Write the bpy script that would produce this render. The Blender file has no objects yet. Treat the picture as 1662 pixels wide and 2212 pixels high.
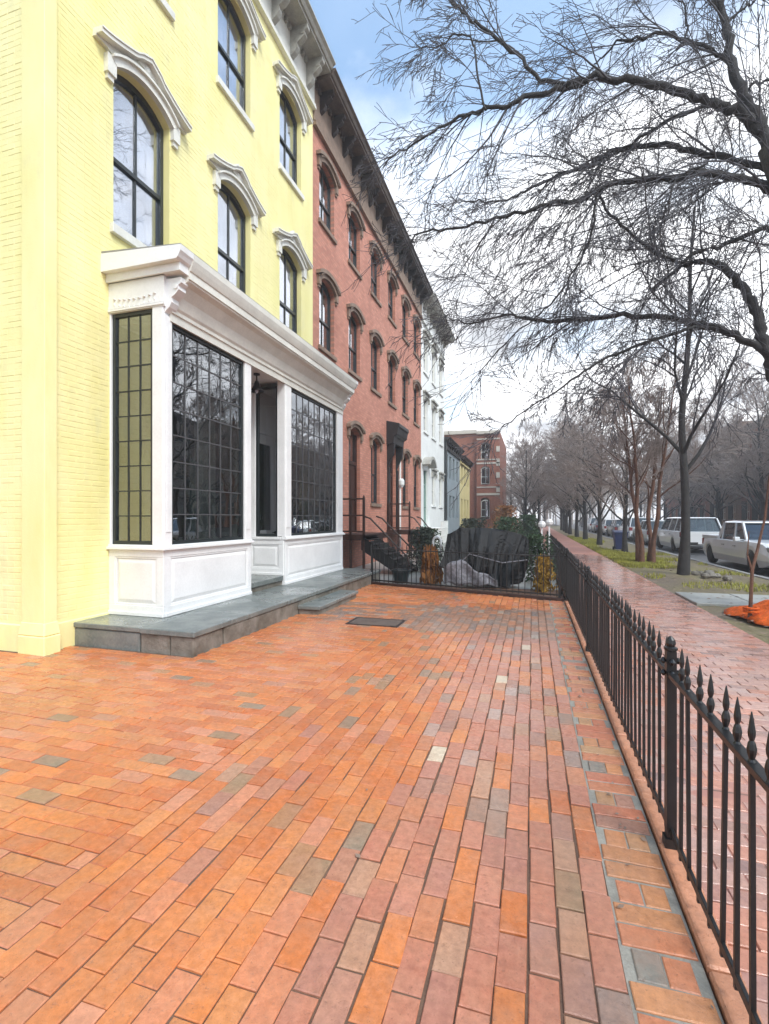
import bpy, bmesh, math, random
import numpy as np
from mathutils import Vector, Matrix

SC = bpy.context.scene
COL = SC.collection
R = random.Random(7)
PI = math.pi
V = Vector

# ------------------------------------------------------------------ camera
TH = math.atan(319 / 1050)
cam_d = bpy.data.cameras.new('camera')
cam_d.sensor_fit = 'HORIZONTAL'
cam_d.sensor_width = 36
cam_d.lens = 36 * 1050 / 1662
cam_d.shift_y = 13 / 1662
cam_d.clip_start = 0.05
cam_d.clip_end = 900
cam = bpy.data.objects.new('camera', cam_d)
cam.location = (0, 0, 1.5)
cam.rotation_euler = (PI / 2, 0, TH)
COL.objects.link(cam)
SC.camera = cam

# ------------------------------------------------------------------ sky, sun, exposure
SUN_EL, SUN_AZ = math.radians(48), math.radians(128)      # azimuth clockwise from +Y
world = bpy.data.worlds.new('World')
SC.world = world
world.use_nodes = True
wn, wl = world.node_tree.nodes, world.node_tree.links
wn.clear()
w_out = wn.new('ShaderNodeOutputWorld')
w_bg = wn.new('ShaderNodeBackground')
w_bg.inputs['Strength'].default_value = 0.13
w_sky = wn.new('ShaderNodeTexSky')
w_sky.sky_type = 'NISHITA'
w_sky.sun_disc = False
w_sky.sun_elevation = SUN_EL
w_sky.sun_rotation = SUN_AZ
w_sky.air_density = 1.0
w_sky.dust_density = 1.0
w_tc = wn.new('ShaderNodeTexCoord')
w_sep = wn.new('ShaderNodeSeparateXYZ')
wl.new(w_tc.outputs['Generated'], w_sep.inputs[0])
w_add = wn.new('ShaderNodeMath'); w_add.operation = 'ADD'; w_add.inputs[1].default_value = 0.22
w_max = wn.new('ShaderNodeMath'); w_max.operation = 'MAXIMUM'; w_max.inputs[1].default_value = 0.0
wl.new(w_sep.outputs['Z'], w_max.inputs[0]); wl.new(w_max.outputs[0], w_add.inputs[0])
w_dx = wn.new('ShaderNodeMath'); w_dx.operation = 'DIVIDE'
w_dy = wn.new('ShaderNodeMath'); w_dy.operation = 'DIVIDE'
wl.new(w_sep.outputs['X'], w_dx.inputs[0]); wl.new(w_add.outputs[0], w_dx.inputs[1])
wl.new(w_sep.outputs['Y'], w_dy.inputs[0]); wl.new(w_add.outputs[0], w_dy.inputs[1])
w_cmb = wn.new('ShaderNodeCombineXYZ')
wl.new(w_dx.outputs[0], w_cmb.inputs[0]); wl.new(w_dy.outputs[0], w_cmb.inputs[1])
w_cmb.inputs[2].default_value = 3.7
w_noise = wn.new('ShaderNodeTexNoise')
w_noise.inputs['Scale'].default_value = 1.25
w_noise.inputs['Detail'].default_value = 9
w_noise.inputs['Roughness'].default_value = 0.56
wl.new(w_cmb.outputs[0], w_noise.inputs['Vector'])
# thicker cloud towards the horizon, all the way round
w_hz = wn.new('ShaderNodeMapRange')
w_hz.inputs['From Min'].default_value = 0.22
w_hz.inputs['From Max'].default_value = 0.72
w_hz.inputs['To Min'].default_value = 0.30
w_hz.inputs['To Max'].default_value = -0.115
wl.new(w_sep.outputs['Z'], w_hz.inputs['Value'])
w_sum = wn.new('ShaderNodeMath'); w_sum.operation = 'ADD'
wl.new(w_noise.outputs['Fac'], w_sum.inputs[0]); wl.new(w_hz.outputs[0], w_sum.inputs[1])
w_ramp = wn.new('ShaderNodeValToRGB')
w_ramp.color_ramp.elements[0].position = 0.44
w_ramp.color_ramp.elements[0].color = (0.10, 0.10, 0.10, 1)
w_ramp.color_ramp.elements[1].position = 0.66
w_ramp.color_ramp.elements[1].color = (1, 1, 1, 1)
wl.new(w_sum.outputs[0], w_ramp.inputs['Fac'])
w_mix = wn.new('ShaderNodeMix'); w_mix.data_type = 'RGBA'
wl.new(w_ramp.outputs['Color'], w_mix.inputs['Factor'])
w_boost = wn.new('ShaderNodeMix'); w_boost.data_type = 'RGBA'; w_boost.blend_type = 'MULTIPLY'
w_boost.inputs['Factor'].default_value = 1
wl.new(w_sky.outputs['Color'], w_boost.inputs['A'])
w_boost.inputs['B'].default_value = (0.95, 1.24, 1.26, 1)
wl.new(w_boost.outputs['Result'], w_mix.inputs['A'])
w_n2 = wn.new('ShaderNodeTexNoise')          # grey undersides in the cloud
w_n2.inputs['Scale'].default_value = 2.3; w_n2.inputs['Detail'].default_value = 7
wl.new(w_cmb.outputs[0], w_n2.inputs['Vector'])
w_r2 = wn.new('ShaderNodeValToRGB')
w_r2.color_ramp.elements[0].position = 0.46; w_r2.color_ramp.elements[0].color = (7.6, 7.65, 7.8, 1)
w_r2.color_ramp.elements[1].position = 0.68; w_r2.color_ramp.elements[1].color = (2.9, 3.0, 3.2, 1)
wl.new(w_n2.outputs['Fac'], w_r2.inputs['Fac'])
wl.new(w_r2.outputs['Color'], w_mix.inputs['B'])
wl.new(w_mix.outputs['Result'], w_bg.inputs['Color'])
wl.new(w_bg.outputs[0], w_out.inputs['Surface'])

sun_d = bpy.data.lights.new('sun', 'SUN')
sun_d.energy = 1.5
sun_d.angle = math.radians(22)
sun_d.color = (1.0, 0.965, 0.91)
sun = bpy.data.objects.new('sun', sun_d)
sdir = V((math.sin(SUN_AZ) * math.cos(SUN_EL), math.cos(SUN_AZ) * math.cos(SUN_EL), math.sin(SUN_EL)))
sun.rotation_euler = (-sdir).to_track_quat('-Z', 'Y').to_euler()
sun.location = (10, -10, 30)
COL.objects.link(sun)

vs = SC.view_settings
vs.view_transform = 'Standard'
vs.look = 'None'
vs.exposure = 1.18
vs.gamma = 1.0
vs.use_curve_mapping = False
SC.cycles.max_bounces = 8
SC.cycles.transparent_max_bounces = 16
SC.cycles.caustics_reflective = False
SC.cycles.caustics_refractive = False

# ------------------------------------------------------------------ helpers
WL = {}
COUNT = {}


class MB:
    """collects shapes into one bmesh"""
    def __init__(s):
        s.bm = bmesh.new()

    def face(s, pts):
        try:
            return s.bm.faces.new([s.bm.verts.new(p) for p in pts])
        except ValueError:
            return None

    def hexa(s, p):
        v = [s.bm.verts.new(q) for q in p]
        for f in ((0, 3, 2, 1), (4, 5, 6, 7), (0, 1, 5, 4), (1, 2, 6, 5), (2, 3, 7, 6), (3, 0, 4, 7)):
            s.bm.faces.new([v[i] for i in f])
        return s

    def box(s, x0, x1, y0, y1, z0, z1):
        return s.hexa([(x0, y0, z0), (x1, y0, z0), (x1, y1, z0), (x0, y1, z0), (x0, y0, z1), (x1, y0, z1), (x1, y1, z1), (x0, y1, z1)])

    def fbox(s, F, u0, u1, v0, v1, d0, d1):
        return s.hexa([F(u0, v0, d0), F(u1, v0, d0), F(u1, v0, d1), F(u0, v0, d1), F(u0, v1, d0), F(u1, v1, d0), F(u1, v1, d1), F(u0, v1, d1)])

    def prism(s, pts0, pts1):
        a = [s.bm.verts.new(p) for p in pts0]
        b = [s.bm.verts.new(p) for p in pts1]
        n = len(a)
        for i in range(n):
            j = (i + 1) % n
            s.bm.faces.new([a[i], a[j], b[j], b[i]])
        s.bm.faces.new(a[::-1]); s.bm.faces.new(b)
        return s

    def strip(s, F, lo, up, d0, d1):
        """solid between a lower and an upper curve of (u, v) points"""
        n = len(lo)
        rows = [[s.bm.verts.new(F(p[0], p[1], d)) for p in q] for q, d in ((lo, d0), (up, d0), (up, d1), (lo, d1))]
        for i in range(n - 1):
            for k in range(4):
                a, b = rows[k], rows[(k + 1) % 4]
                s.bm.faces.new([a[i], a[i + 1], b[i + 1], b[i]])
        for i in (0, n - 1):
            s.bm.faces.new([rows[k][i] for k in range(4)])
        return s

    def tube(s, pts, rad, n=6, cap=True):
        rings = []
        m = len(pts)
        pts = [V(p) for p in pts]
        ref = V((0.31, 0.17, 0.93))
        for i in range(m):
            t = (pts[min(i + 1, m - 1)] - pts[max(i - 1, 0)])
            if t.length < 1e-9:
                t = V((0, 0, 1))
            t.normalize()
            a = t.cross(ref)
            if a.length < 0.1:
                a = t.cross(V((1, 0, 0)))
            a.normalize()
            b = t.cross(a)
            r = rad[i] if isinstance(rad, (list, tuple)) else rad
            rings.append([s.bm.verts.new(pts[i] + (a * math.cos(2 * PI * k / n) + b * math.sin(2 * PI * k / n)) * r) for k in range(n)])
        for i in range(m - 1):
            for k in range(n):
                s.bm.faces.new([rings[i][k], rings[i][(k + 1) % n], rings[i + 1][(k + 1) % n], rings[i + 1][k]])
        if cap:
            s.bm.faces.new(rings[0][::-1]); s.bm.faces.new(rings[-1])
        return s

    def lathe(s, prof, n=12, c=(0, 0, 0), axis='Z'):
        rings = []
        for r, h in prof:
            ring = []
            for k in range(n):
                a = 2 * PI * k / n
                p = (r * math.cos(a), r * math.sin(a), h)
                if axis == 'X':
                    p = (h, r * math.cos(a), r * math.sin(a))
                ring.append(s.bm.verts.new((c[0] + p[0], c[1] + p[1], c[2] + p[2])))
            rings.append(ring)
        for i in range(len(rings) - 1):
            for k in range(n):
                s.bm.faces.new([rings[i][k], rings[i][(k + 1) % n], rings[i + 1][(k + 1) % n], rings[i + 1][k]])
        s.bm.faces.new(rings[0][::-1]); s.bm.faces.new(rings[-1])
        return s

    def loft(s, rings, closed=True, caps=True):
        vr = [[s.bm.verts.new(p) for p in r] for r in rings]
        n = len(vr[0])
        for i in range(len(vr) - 1):
            for k in range(n if closed else n - 1):
                s.bm.faces.new([vr[i][k], vr[i][(k + 1) % n], vr[i + 1][(k + 1) % n], vr[i + 1][k]])
        if caps:
            s.bm.faces.new(vr[0][::-1]); s.bm.faces.new(vr[-1])
        return s

    def mesh(s, name, bevel=0, smooth=False):
        bmesh.ops.recalc_face_normals(s.bm, faces=s.bm.faces)
        if bevel:
            bmesh.ops.bevel(s.bm, geom=list(s.bm.edges), offset=bevel, segments=1, affect='EDGES', clamp_overlap=True)
        me = bpy.data.meshes.new(name)
        s.bm.to_mesh(me)
        s.bm.free()
        if smooth:
            me.polygons.foreach_set('use_smooth', [True] * len(me.polygons))
        return me


class Frame:
    """a wall plane: u along U, v up, d out along N"""
    def __init__(s, o, U, N):
        s.o, s.U, s.N = V(o), V(U), V(N)

    def __call__(s, u, v, d=0):
        return s.o + s.U * u + s.N * d + V((0, 0, v))


def put(name, me, mat=None, parent=None, loc=(0, 0, 0), rot=(0, 0, 0), local=False, kind=None):
    o = bpy.data.objects.new(name, me)
    COL.objects.link(o)
    o.location = loc
    o.rotation_euler = rot
    WL[o.name] = V(loc)
    if mat is not None and not me.materials:
        me.materials.append(mat)
    if parent is not None:
        o.parent = parent
        if not local:
            o.matrix_parent_inverse = Matrix.Translation(-WL[parent.name])
    if kind:
        o['kind'] = kind
    return o


def obj(name, mb, mat, parent=None, smooth=False, bevel=0, **k):
    return put(name, mb.mesh(name, bevel, smooth), mat, parent, **k)


def tag(o, label, cat, group=None, kind=None):
    if label: o['label'] = label
    if cat: o['category'] = cat
    if group: o['group'] = group
    if kind: o['kind'] = kind
    return o


def thing(name, label, cat, loc=(0, 0, 0), rotz=0, group=None):
    o = bpy.data.objects.new(name, None)
    o.empty_display_size = 0.2
    COL.objects.link(o)
    o.location = loc
    o.rotation_euler = (0, 0, rotz)
    WL[o.name] = V(loc)
    return tag(o, label, cat, group)


def copy_tree(o, parent=None):
    c = o.copy()
    COL.objects.link(c)
    c.parent = parent
    WL[c.name] = WL.get(o.name, V()).copy()
    for ch in list(o.children):
        copy_tree(ch, c)
    return c


# ------------------------------------------------------------------ materials
class NT:
    def __init__(s, name):
        s.m = bpy.data.materials.new(name)
        s.m.use_nodes = True
        s.t = s.m.node_tree
        s.n, s.l = s.t.nodes, s.t.links
        s.n.clear()
        s.out = s.n.new('ShaderNodeOutputMaterial')

    def new(s, kind, **inp):
        nd = s.n.new('ShaderNode' + kind)
        for k, v in inp.items():
            key = k.replace('_', ' ')
            nd.inputs[key].default_value = v
        return nd

    def link(s, a, b):
        s.l.new(a, b)

    def mix(s, fac, a, b, mode='MIX'):
        m = s.n.new('ShaderNodeMix'); m.data_type = 'RGBA'; m.blend_type = mode
        for sock, val in ((m.inputs['Factor'], fac), (m.inputs['A'], a), (m.inputs['B'], b)):
            if isinstance(val, bpy.types.NodeSocket):
                s.l.new(val, sock)
            else:
                sock.default_value = val if not isinstance(val, tuple) or len(val) == 4 else (*val, 1)
        return m.outputs['Result']

    def noise(s, scale, detail=4, rough=0.55, coord='pos', stretch=None):
        nz = s.n.new('ShaderNodeTexNoise')
        nz.inputs['Scale'].default_value = scale
        nz.inputs['Detail'].default_value = detail
        nz.inputs['Roughness'].default_value = rough
        g = s.coord(coord)
        if stretch:
            mp = s.n.new('ShaderNodeMapping'); mp.inputs['Scale'].default_value = stretch
            s.l.new(g, mp.inputs['Vector']); g = mp.outputs[0]
        s.l.new(g, nz.inputs['Vector'])
        return nz.outputs['Fac']

    def coord(s, coord):
        if coord == 'pos':
            return s.n.new('ShaderNodeNewGeometry').outputs['Position']
        return s.n.new('ShaderNodeTexCoord').outputs['Object']

    def ramp(s, fac, p0, p1, c0=(0, 0, 0, 1), c1=(1, 1, 1, 1)):
        r = s.n.new('ShaderNodeValToRGB')
        r.color_ramp.elements[0].position, r.color_ramp.elements[1].position = p0, p1
        r.color_ramp.elements[0].color, r.color_ramp.elements[1].color = c0, c1
        s.l.new(fac, r.inputs['Fac'])
        return r.outputs['Color']

    def bump(s, h, strength=0.3, dist=0.01):
        b = s.n.new('ShaderNodeBump')
        b.inputs['Strength'].default_value = strength
        b.inputs['Distance'].default_value = dist
        s.l.new(h, b.inputs['Height'])
        return b.outputs['Normal']

    def bsdf(s, color, rough=0.6, metal=0, normal=None, spec=0.5, coat=0):
        p = s.n.new('ShaderNodeBsdfPrincipled')
        for key, val in (('Base Color', color), ('Roughness', rough), ('Metallic', metal), ('Specular IOR Level', spec), ('Coat Weight', coat)):
            if isinstance(val, bpy.types.NodeSocket):
                s.l.new(val, p.inputs[key])
            else:
                p.inputs[key].default_value = (*val, 1) if isinstance(val, tuple) and len(val) == 3 else val
        if normal is not None:
            s.l.new(normal, p.inputs['Normal'])
        s.l.new(p.outputs[0], s.out.inputs['Surface'])
        return s.m


def mul(c, k):
    return (c[0] * k, c[1] * k, c[2] * k)


def plain(name, col, rough=0.55, metal=0, var=0.25, scale=3.0, fine=60, bump=0.15, coord='pos', spec=0.5, bdist=0.004, coat=0):
    """base colour with blotches and fine grain"""
    t = NT(name)
    big = t.ramp(t.noise(scale, 5, 0.6, coord), 0.3, 0.72)
    c = t.mix(big, mul(col, 1 - var), mul(col, 1 + var * 0.6))
    fn = t.noise(fine, 3, 0.6, coord)
    c = t.mix(t.ramp(fn, 0.35, 0.7), c, t.mix(1.0, c, (1 - var * .7,) * 3 + (1,), 'MULTIPLY'))
    return t.bsdf(c, rough, metal, t.bump(fn, bump, bdist), spec, coat)


M = {}
# painted yellow brick: faint weathering, rain streaks and chips
t = NT('yellow_paint')
st = t.ramp(t.noise(2.2, 5, 0.65, 'pos', (1, 1, 0.22)), 0.42, 0.75)
c = t.mix(st, (0.86, 0.795, 0.365), (0.79, 0.715, 0.285))
bl = t.ramp(t.noise(0.9, 4, 0.6), 0.35, 0.7)
c = t.mix(bl, c, t.mix(1.0, c, (1.04, 1.03, 1.22, 1), 'MULTIPLY'))
ch = t.ramp(t.noise(26, 6, 0.75), 0.70, 0.76)
c = t.mix(ch, c, (0.70, 0.65, 0.36))
gr = t.ramp(t.noise(1.5, 7, 0.72, 'pos', (1, 1, 0.45)), 0.56, 0.80)
c = t.mix(gr, c, (0.66, 0.63, 0.36))
M['yellow'] = t.bsdf(c, 0.55, 0, t.bump(t.noise(38, 5, 0.7), 0.35, 0.006), 0.35)

M['white'] = plain('white_paint', (0.80, 0.80, 0.80), 0.42, var=0.09, scale=2.2, fine=38, bump=0.14)
M['cream'] = plain('cream_paint', (0.74, 0.73, 0.67), 0.55, var=0.13, scale=3, fine=40, bump=0.12)
M['greytrim'] = plain('weathered_grey_paint', (0.42, 0.41, 0.37), 0.65, var=0.3, scale=4, fine=30, bump=0.25)
M['sash'] = plain('dark_sash_paint', (0.018, 0.024, 0.026), 0.35, var=0.2, fine=50, bump=0.05)
M['lead'] = plain('grey_glazing_bar', (0.085, 0.085, 0.09), 0.4, var=0.2, fine=50, bump=0.05)
M['iron'] = plain('black_iron_paint', (0.012, 0.012, 0.013), 0.38, var=0.35, scale=9, fine=140, bump=0.25, bdist=0.002)
M['rustiron'] = plain('rusty_brown_iron', (0.045, 0.018, 0.012), 0.55, var=0.4, scale=9, fine=90, bump=0.3, bdist=0.002)
M['brownstone'] = plain('brown_stone_trim', (0.27, 0.185, 0.135), 0.75, var=0.3, scale=5, fine=50, bump=0.3)
M['darkcornice'] = plain('dark_brown_cornice_paint', (0.035, 0.022, 0.02), 0.5, var=0.4, scale=5, fine=35, bump=0.25)
M['blackcornice'] = plain('black_cornice_paint', (0.017, 0.016, 0.018), 0.5, var=0.4, scale=5, fine=35, bump=0.25)
M['roofmetal'] = plain('grey_roof_metal', (0.30, 0.29, 0.27), 0.5, var=0.25, scale=3, fine=30, bump=0.1)
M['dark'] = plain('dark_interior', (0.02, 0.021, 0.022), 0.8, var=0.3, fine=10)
M['olive'] = plain('olive_reflection_wall', (0.155, 0.185, 0.045), 0.8, var=0.2, fine=10)  # olive stands in for the reflection and yellowish light in the side window
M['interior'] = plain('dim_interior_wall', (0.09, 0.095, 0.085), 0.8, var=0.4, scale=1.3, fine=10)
M['palegreen'] = plain('pale_green_paint', (0.22, 0.33, 0.29), 0.6, var=0.2, fine=20)
M['curtain'] = plain('pale_curtain', (0.70, 0.74, 0.88), 0.8, var=0.12, scale=2, fine=25)
M['blind'] = plain('grey_blind', (0.20, 0.17, 0.17), 0.8, var=0.4, scale=1.5, fine=25)
M['door'] = plain('brown_door_paint', (0.05, 0.018, 0.012), 0.4, var=0.3, fine=40)
M['bark'] = plain('dark_bark', (0.036, 0.032, 0.031), 0.85, var=0.5, scale=6, fine=45, bump=0.8, bdist=0.02)
M['palebark'] = plain('mossy_grey_bark', (0.085, 0.083, 0.07), 0.9, var=0.5, scale=5, fine=40, bump=0.8, bdist=0.02)
M['redbark'] = plain('reddish_bark', (0.15, 0.068, 0.04), 0.8, var=0.45, scale=6, fine=40, bump=0.6, bdist=0.02)
M['twig'] = plain('grey_twigs', (0.085, 0.08, 0.092), 0.8, var=0.3, scale=4, fine=30, bump=0.0)
M['browntwig'] = plain('brown_twigs', (0.33, 0.265, 0.235), 0.8, var=0.3, scale=3, fine=30, bump=0.0)
M['tyre'] = plain('tyre_rubber', (0.012, 0.012, 0.012), 0.7, var=0.2)
M['rim'] = plain('wheel_alloy', (0.35, 0.35, 0.36), 0.35, 0.8, var=0.1)
M['bin'] = plain('blue_plastic', (0.02, 0.035, 0.12), 0.45, var=0.2)
M['orange'] = plain('orange_plastic', (0.80, 0.14, 0.02), 0.75, var=0.4, scale=14, fine=70, bump=0.9, bdist=0.02, spec=0.2)
M['pot'] = plain('dark_green_plastic', (0.012, 0.022, 0.026), 0.3, var=0.2)
M['tarp'] = plain('black_tarpaulin', (0.007, 0.009, 0.011), 0.13, var=0.4, scale=8, fine=14, bump=0.4, bdist=0.03, spec=0.5)
M['greyplastic'] = plain('grey_plastic_sheet', (0.30, 0.29, 0.32), 0.35, var=0.5, scale=14, fine=30, bump=0.6, bdist=0.02)
M['orangegrass'] = plain('dry_orange_foliage', (0.33, 0.13, 0.03), 0.8, var=0.4, scale=8, fine=30)
M['gold'] = plain('golden_foliage', (0.36, 0.20, 0.02), 0.8, var=0.45, scale=8, fine=30)
M['green'] = plain('evergreen_foliage', (0.035, 0.075, 0.025), 0.7, var=0.45, scale=8, fine=30)
M['greygreen'] = plain('grey_green_foliage', (0.055, 0.07, 0.05), 0.75, var=0.4, scale=8, fine=30)
M['cornicebrown'] = plain('faded_brown_cornice_paint', (0.13, 0.095, 0.075), 0.6, var=0.4, scale=5, fine=35, bump=0.25)
M['lamp'] = plain('bronze_lamp_metal', (0.02, 0.014, 0.012), 0.4, 0.6, var=0.2)
M['wire'] = M['iron']

# bluestone, wet
t = NT('bluestone')
n1 = t.noise(3.5, 6, 0.62); n2 = t.noise(40, 4, 0.65)
c = t.mix(t.ramp(n1, 0.3, 0.7), (0.085, 0.105, 0.105), (0.19, 0.205, 0.195))
c = t.mix(t.ramp(n2, 0.45, 0.8), c, (0.22, 0.22, 0.20))
wet = t.ramp(t.noise(1.6, 4, 0.6), 0.38, 0.62, (0.16,) * 3 + (1,), (0.5,) * 3 + (1,))
M['bluestone'] = t.bsdf(c, wet, 0, t.bump(n2, 0.35, 0.006), 0.5)
t = NT('rough_riser_stone')
n1 = t.noise(5, 6, 0.65); n2 = t.noise(24, 5, 0.7)
c = t.mix(t.ramp(n1, 0.3, 0.7), (0.10, 0.085, 0.065), (0.25, 0.23, 0.20))
M['riser'] = t.bsdf(c, 0.7, 0, t.bump(n2, 0.8, 0.02), 0.3)
M['concrete'] = plain('pale_wet_concrete', (0.34, 0.345, 0.32), 0.4, var=0.25, scale=2, fine=60, bump=0.2)


def paving_mat(name, wet_lo=0.12, wet_hi=0.48, tone=1.0, w0=0.44, w1=0.60, bmp=0.5):
    t = NT(name)
    oi = t.n.new('ShaderNodeObjectInfo')
    at = t.n.new('ShaderNodeAttribute'); at.attribute_name = 'tint'
    c = t.mix(1.0, oi.outputs['Color'], at.outputs['Color'], 'MULTIPLY')
    h1 = t.ramp(t.noise(4.5, 5, 0.65), 0.38, 0.62)
    c = t.mix(h1, c, t.mix(0.26, c, (0.66, 0.225, 0.085)))
    h2 = t.ramp(t.noise(7.5, 6, 0.7), 0.46, 0.66)
    c = t.mix(h2, c, t.mix(0.17, c, (0.47, 0.26, 0.19)))
    g1 = t.noise(30, 6, 0.7)
    c = t.mix(t.ramp(g1, 0.25, 0.75), t.mix(1.0, c, (0.66 * tone, 0.64 * tone, 0.64 * tone, 1), 'MULTIPLY'), t.mix(1.0, c, (1.16 * tone, 1.16 * tone, 1.14 * tone, 1), 'MULTIPLY'))
    g2 = t.ramp(t.noise(1.1, 6, 0.65), 0.35, 0.68)
    c = t.mix(g2, c, t.mix(1.0, c, (0.84, 0.80, 0.79, 1), 'MULTIPLY'))
    g3 = t.ramp(t.noise(9, 5, 0.7), 0.40, 0.68)
    c = t.mix(g3, c, t.mix(0.2, c, (0.33, 0.24, 0.18)))
    g4 = t.ramp(t.noise(0.62, 6, 0.7), 0.50, 0.72)
    c = t.mix(g4, c, t.mix(0.24, c, (0.32, 0.22, 0.16)))
    sp = t.ramp(t.noise(140, 3, 0.6), 0.66, 0.74)
    c = t.mix(sp, c, t.mix(1.0, c, (0.5, 0.5, 0.52, 1), 'MULTIPLY'))
    ps = t.n.new('ShaderNodeSeparateXYZ'); t.link(t.coord('pos'), ps.inputs[0])
    dm = t.n.new('ShaderNodeMath'); dm.operation = 'SUBTRACT'; dm.inputs[1].default_value = 6.9
    t.link(ps.outputs['Y'], dm.inputs[0])
    da = t.n.new('ShaderNodeMath'); da.operation = 'ABSOLUTE'; t.link(dm.outputs[0], da.inputs[0])
    damp = t.n.new('ShaderNodeMapRange')            # the path from the shop door drains slowly: it stays wet
    damp.inputs['From Min'].default_value = 0.6; damp.inputs['From Max'].default_value = 2.2
    damp.inputs['To Min'].default_value = -0.14; damp.inputs['To Max'].default_value = 0.0
    t.link(da.outputs[0], damp.inputs['Value'])
    wn_ = t.n.new('ShaderNodeMath'); wn_.operation = 'ADD'
    t.link(t.noise(0.75, 5, 0.6), wn_.inputs[0]); t.link(damp.outputs[0], wn_.inputs[1])
    rg = t.ramp(wn_.outputs[0], w0, w1, (wet_lo,) * 3 + (1,), (wet_hi,) * 3 + (1,))
    pit = t.ramp(t.noise(48, 4, 0.75), 0.60, 0.66)
    c = t.mix(pit, c, t.mix(0.32, c, (0.24, 0.12, 0.075)))
    pale = t.ramp(t.noise(23, 6, 0.8), 0.66, 0.74)
    c = t.mix(pale, c, t.mix(0.45, c, (0.72, 0.50, 0.36)))
    hsum = t.n.new('ShaderNodeMath'); hsum.operation = 'SUBTRACT'
    t.link(t.noise(38, 6, 0.75), hsum.inputs[0])
    pm = t.n.new('ShaderNodeMath'); pm.operation = 'MULTIPLY'; pm.inputs[1].default_value = 0.5
    t.link(pit, pm.inputs[0]); t.link(pm.outputs[0], hsum.inputs[1])
    nb = t.bump(hsum.outputs[0], bmp, 0.006)
    return t.bsdf(c, rg, 0, nb, 0.5)


M['paver'] = paving_mat('brick_paver')
M['walkpaver'] = paving_mat('wet_footway_brick', 0.07, 0.26, 1.0, 0.46, 0.70, 0.25)
M['joint'] = plain('sandy_joint', (0.17, 0.095, 0.06), 0.9, var=0.4, scale=6, fine=120, bump=0.6)
M['palejoint'] = plain('pale_mortar', (0.33, 0.30, 0.25), 0.85, var=0.3, scale=8, fine=120, bump=0.5)
M['soil'] = plain('wet_soil', (0.085, 0.07, 0.05), 0.75, var=0.45, scale=2.5, fine=50, bump=0.6, bdist=0.02)
M['asphalt'] = plain('wet_asphalt', (0.055, 0.056, 0.06), 0.35, var=0.3, scale=0.7, fine=90, bump=0.4)
M['kerb'] = plain('granite_kerb', (0.30, 0.29, 0.28), 0.6, var=0.2, fine=60, bump=0.2)
M['grass'] = plain('winter_grass', (0.36, 0.35, 0.06), 0.8, var=0.45, scale=1.5, fine=20, bump=0)
t = NT('verge_earth')
n1 = t.ramp(t.noise(0.55, 6, 0.65), 0.40, 0.62)
c = t.mix(n1, (0.125, 0.10, 0.07), (0.15, 0.13, 0.06))
c = t.mix(t.ramp(t.noise(9, 5, 0.7), 0.35, 0.7), c, t.mix(1.0, c, (1.5, 1.45, 1.5, 1), 'MULTIPLY'))
M['verge'] = t.bsdf(c, 0.75, 0, t.bump(t.noise(22, 5, 0.7), 0.8, 0.03), 0.3)


def brickwall(name, c1, c2, mortar, U='Y', bw=0.21, bh=0.075, msize=0.008):
    """far masonry: courses in the material"""
    t = NT(name)
    g = t.n.new('ShaderNodeNewGeometry')
    sp = t.n.new('ShaderNodeSeparateXYZ'); t.link(g.outputs['Position'], sp.inputs[0])
    cb = t.n.new('ShaderNodeCombineXYZ')
    t.link(sp.outputs[U], cb.inputs[0]); t.link(sp.outputs['Z'], cb.inputs[1])
    b = t.n.new('ShaderNodeTexBrick')
    b.inputs['Scale'].default_value = 1.0
    b.inputs['Brick Width'].default_value = bw
    b.inputs['Row Height'].default_value = bh
    b.inputs['Mortar Size'].default_value = msize
    b.inputs['Color1'].default_value = (*c1, 1)
    b.inputs['Color2'].default_value = (*c2, 1)
    b.inputs['Mortar'].default_value = (*mortar, 1)
    t.link(cb.outputs[0], b.inputs['Vector'])
    st = t.ramp(t.noise(0.8, 6, 0.65), 0.35, 0.7)
    c = t.mix(st, b.outputs['Color'], t.mix(1.0, b.outputs['Color'], (0.78, 0.74, 0.72, 1), 'MULTIPLY'))
    n2 = t.noise(2.6, 5, 0.65, 'pos', (1, 1, 0.3))
    c = t.mix(t.ramp(n2, 0.5, 0.8), c, t.mix(1.0, c, (1.15, 1.12, 1.12, 1), 'MULTIPLY'))
    iv = t.n.new('ShaderNodeMath'); iv.operation = 'SUBTRACT'; iv.inputs[0].default_value = 1
    t.link(b.outputs['Fac'], iv.inputs[1])
    return t.bsdf(c, 0.75, 0, t.bump(iv.outputs[0], 0.5, 0.01), 0.3)


M['pinkbrick'] = brickwall('painted_pink_brick', (0.62, 0.275, 0.195), (0.47, 0.19, 0.135), (0.40, 0.22, 0.17))
M['redbrick'] = brickwall('red_brick', (0.30, 0.09, 0.055), (0.22, 0.065, 0.045), (0.25, 0.19, 0.15))
M['redbrickx'] = brickwall('red_brick_end', (0.30, 0.10, 0.06), (0.23, 0.07, 0.045), (0.25, 0.17, 0.13), 'X')
M['tanbrick'] = brickwall('brown_brick', (0.26, 0.15, 0.10), (0.20, 0.11, 0.075), (0.25, 0.20, 0.16))
M['whitewall'] = plain('white_painted_brick', (0.78, 0.79, 0.77), 0.6, var=0.08, scale=1.5, fine=14, bump=0.3, bdist=0.01)
M['bluewall'] = plain('blue_grey_painted_brick', (0.27, 0.32, 0.35), 0.6, var=0.15, scale=1.5, fine=14, bump=0.3, bdist=0.01)
M['butter'] = plain('pale_yellow_painted_brick', (0.66, 0.56, 0.27), 0.6, var=0.12, scale=1.5, fine=14, bump=0.3, bdist=0.01)
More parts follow.
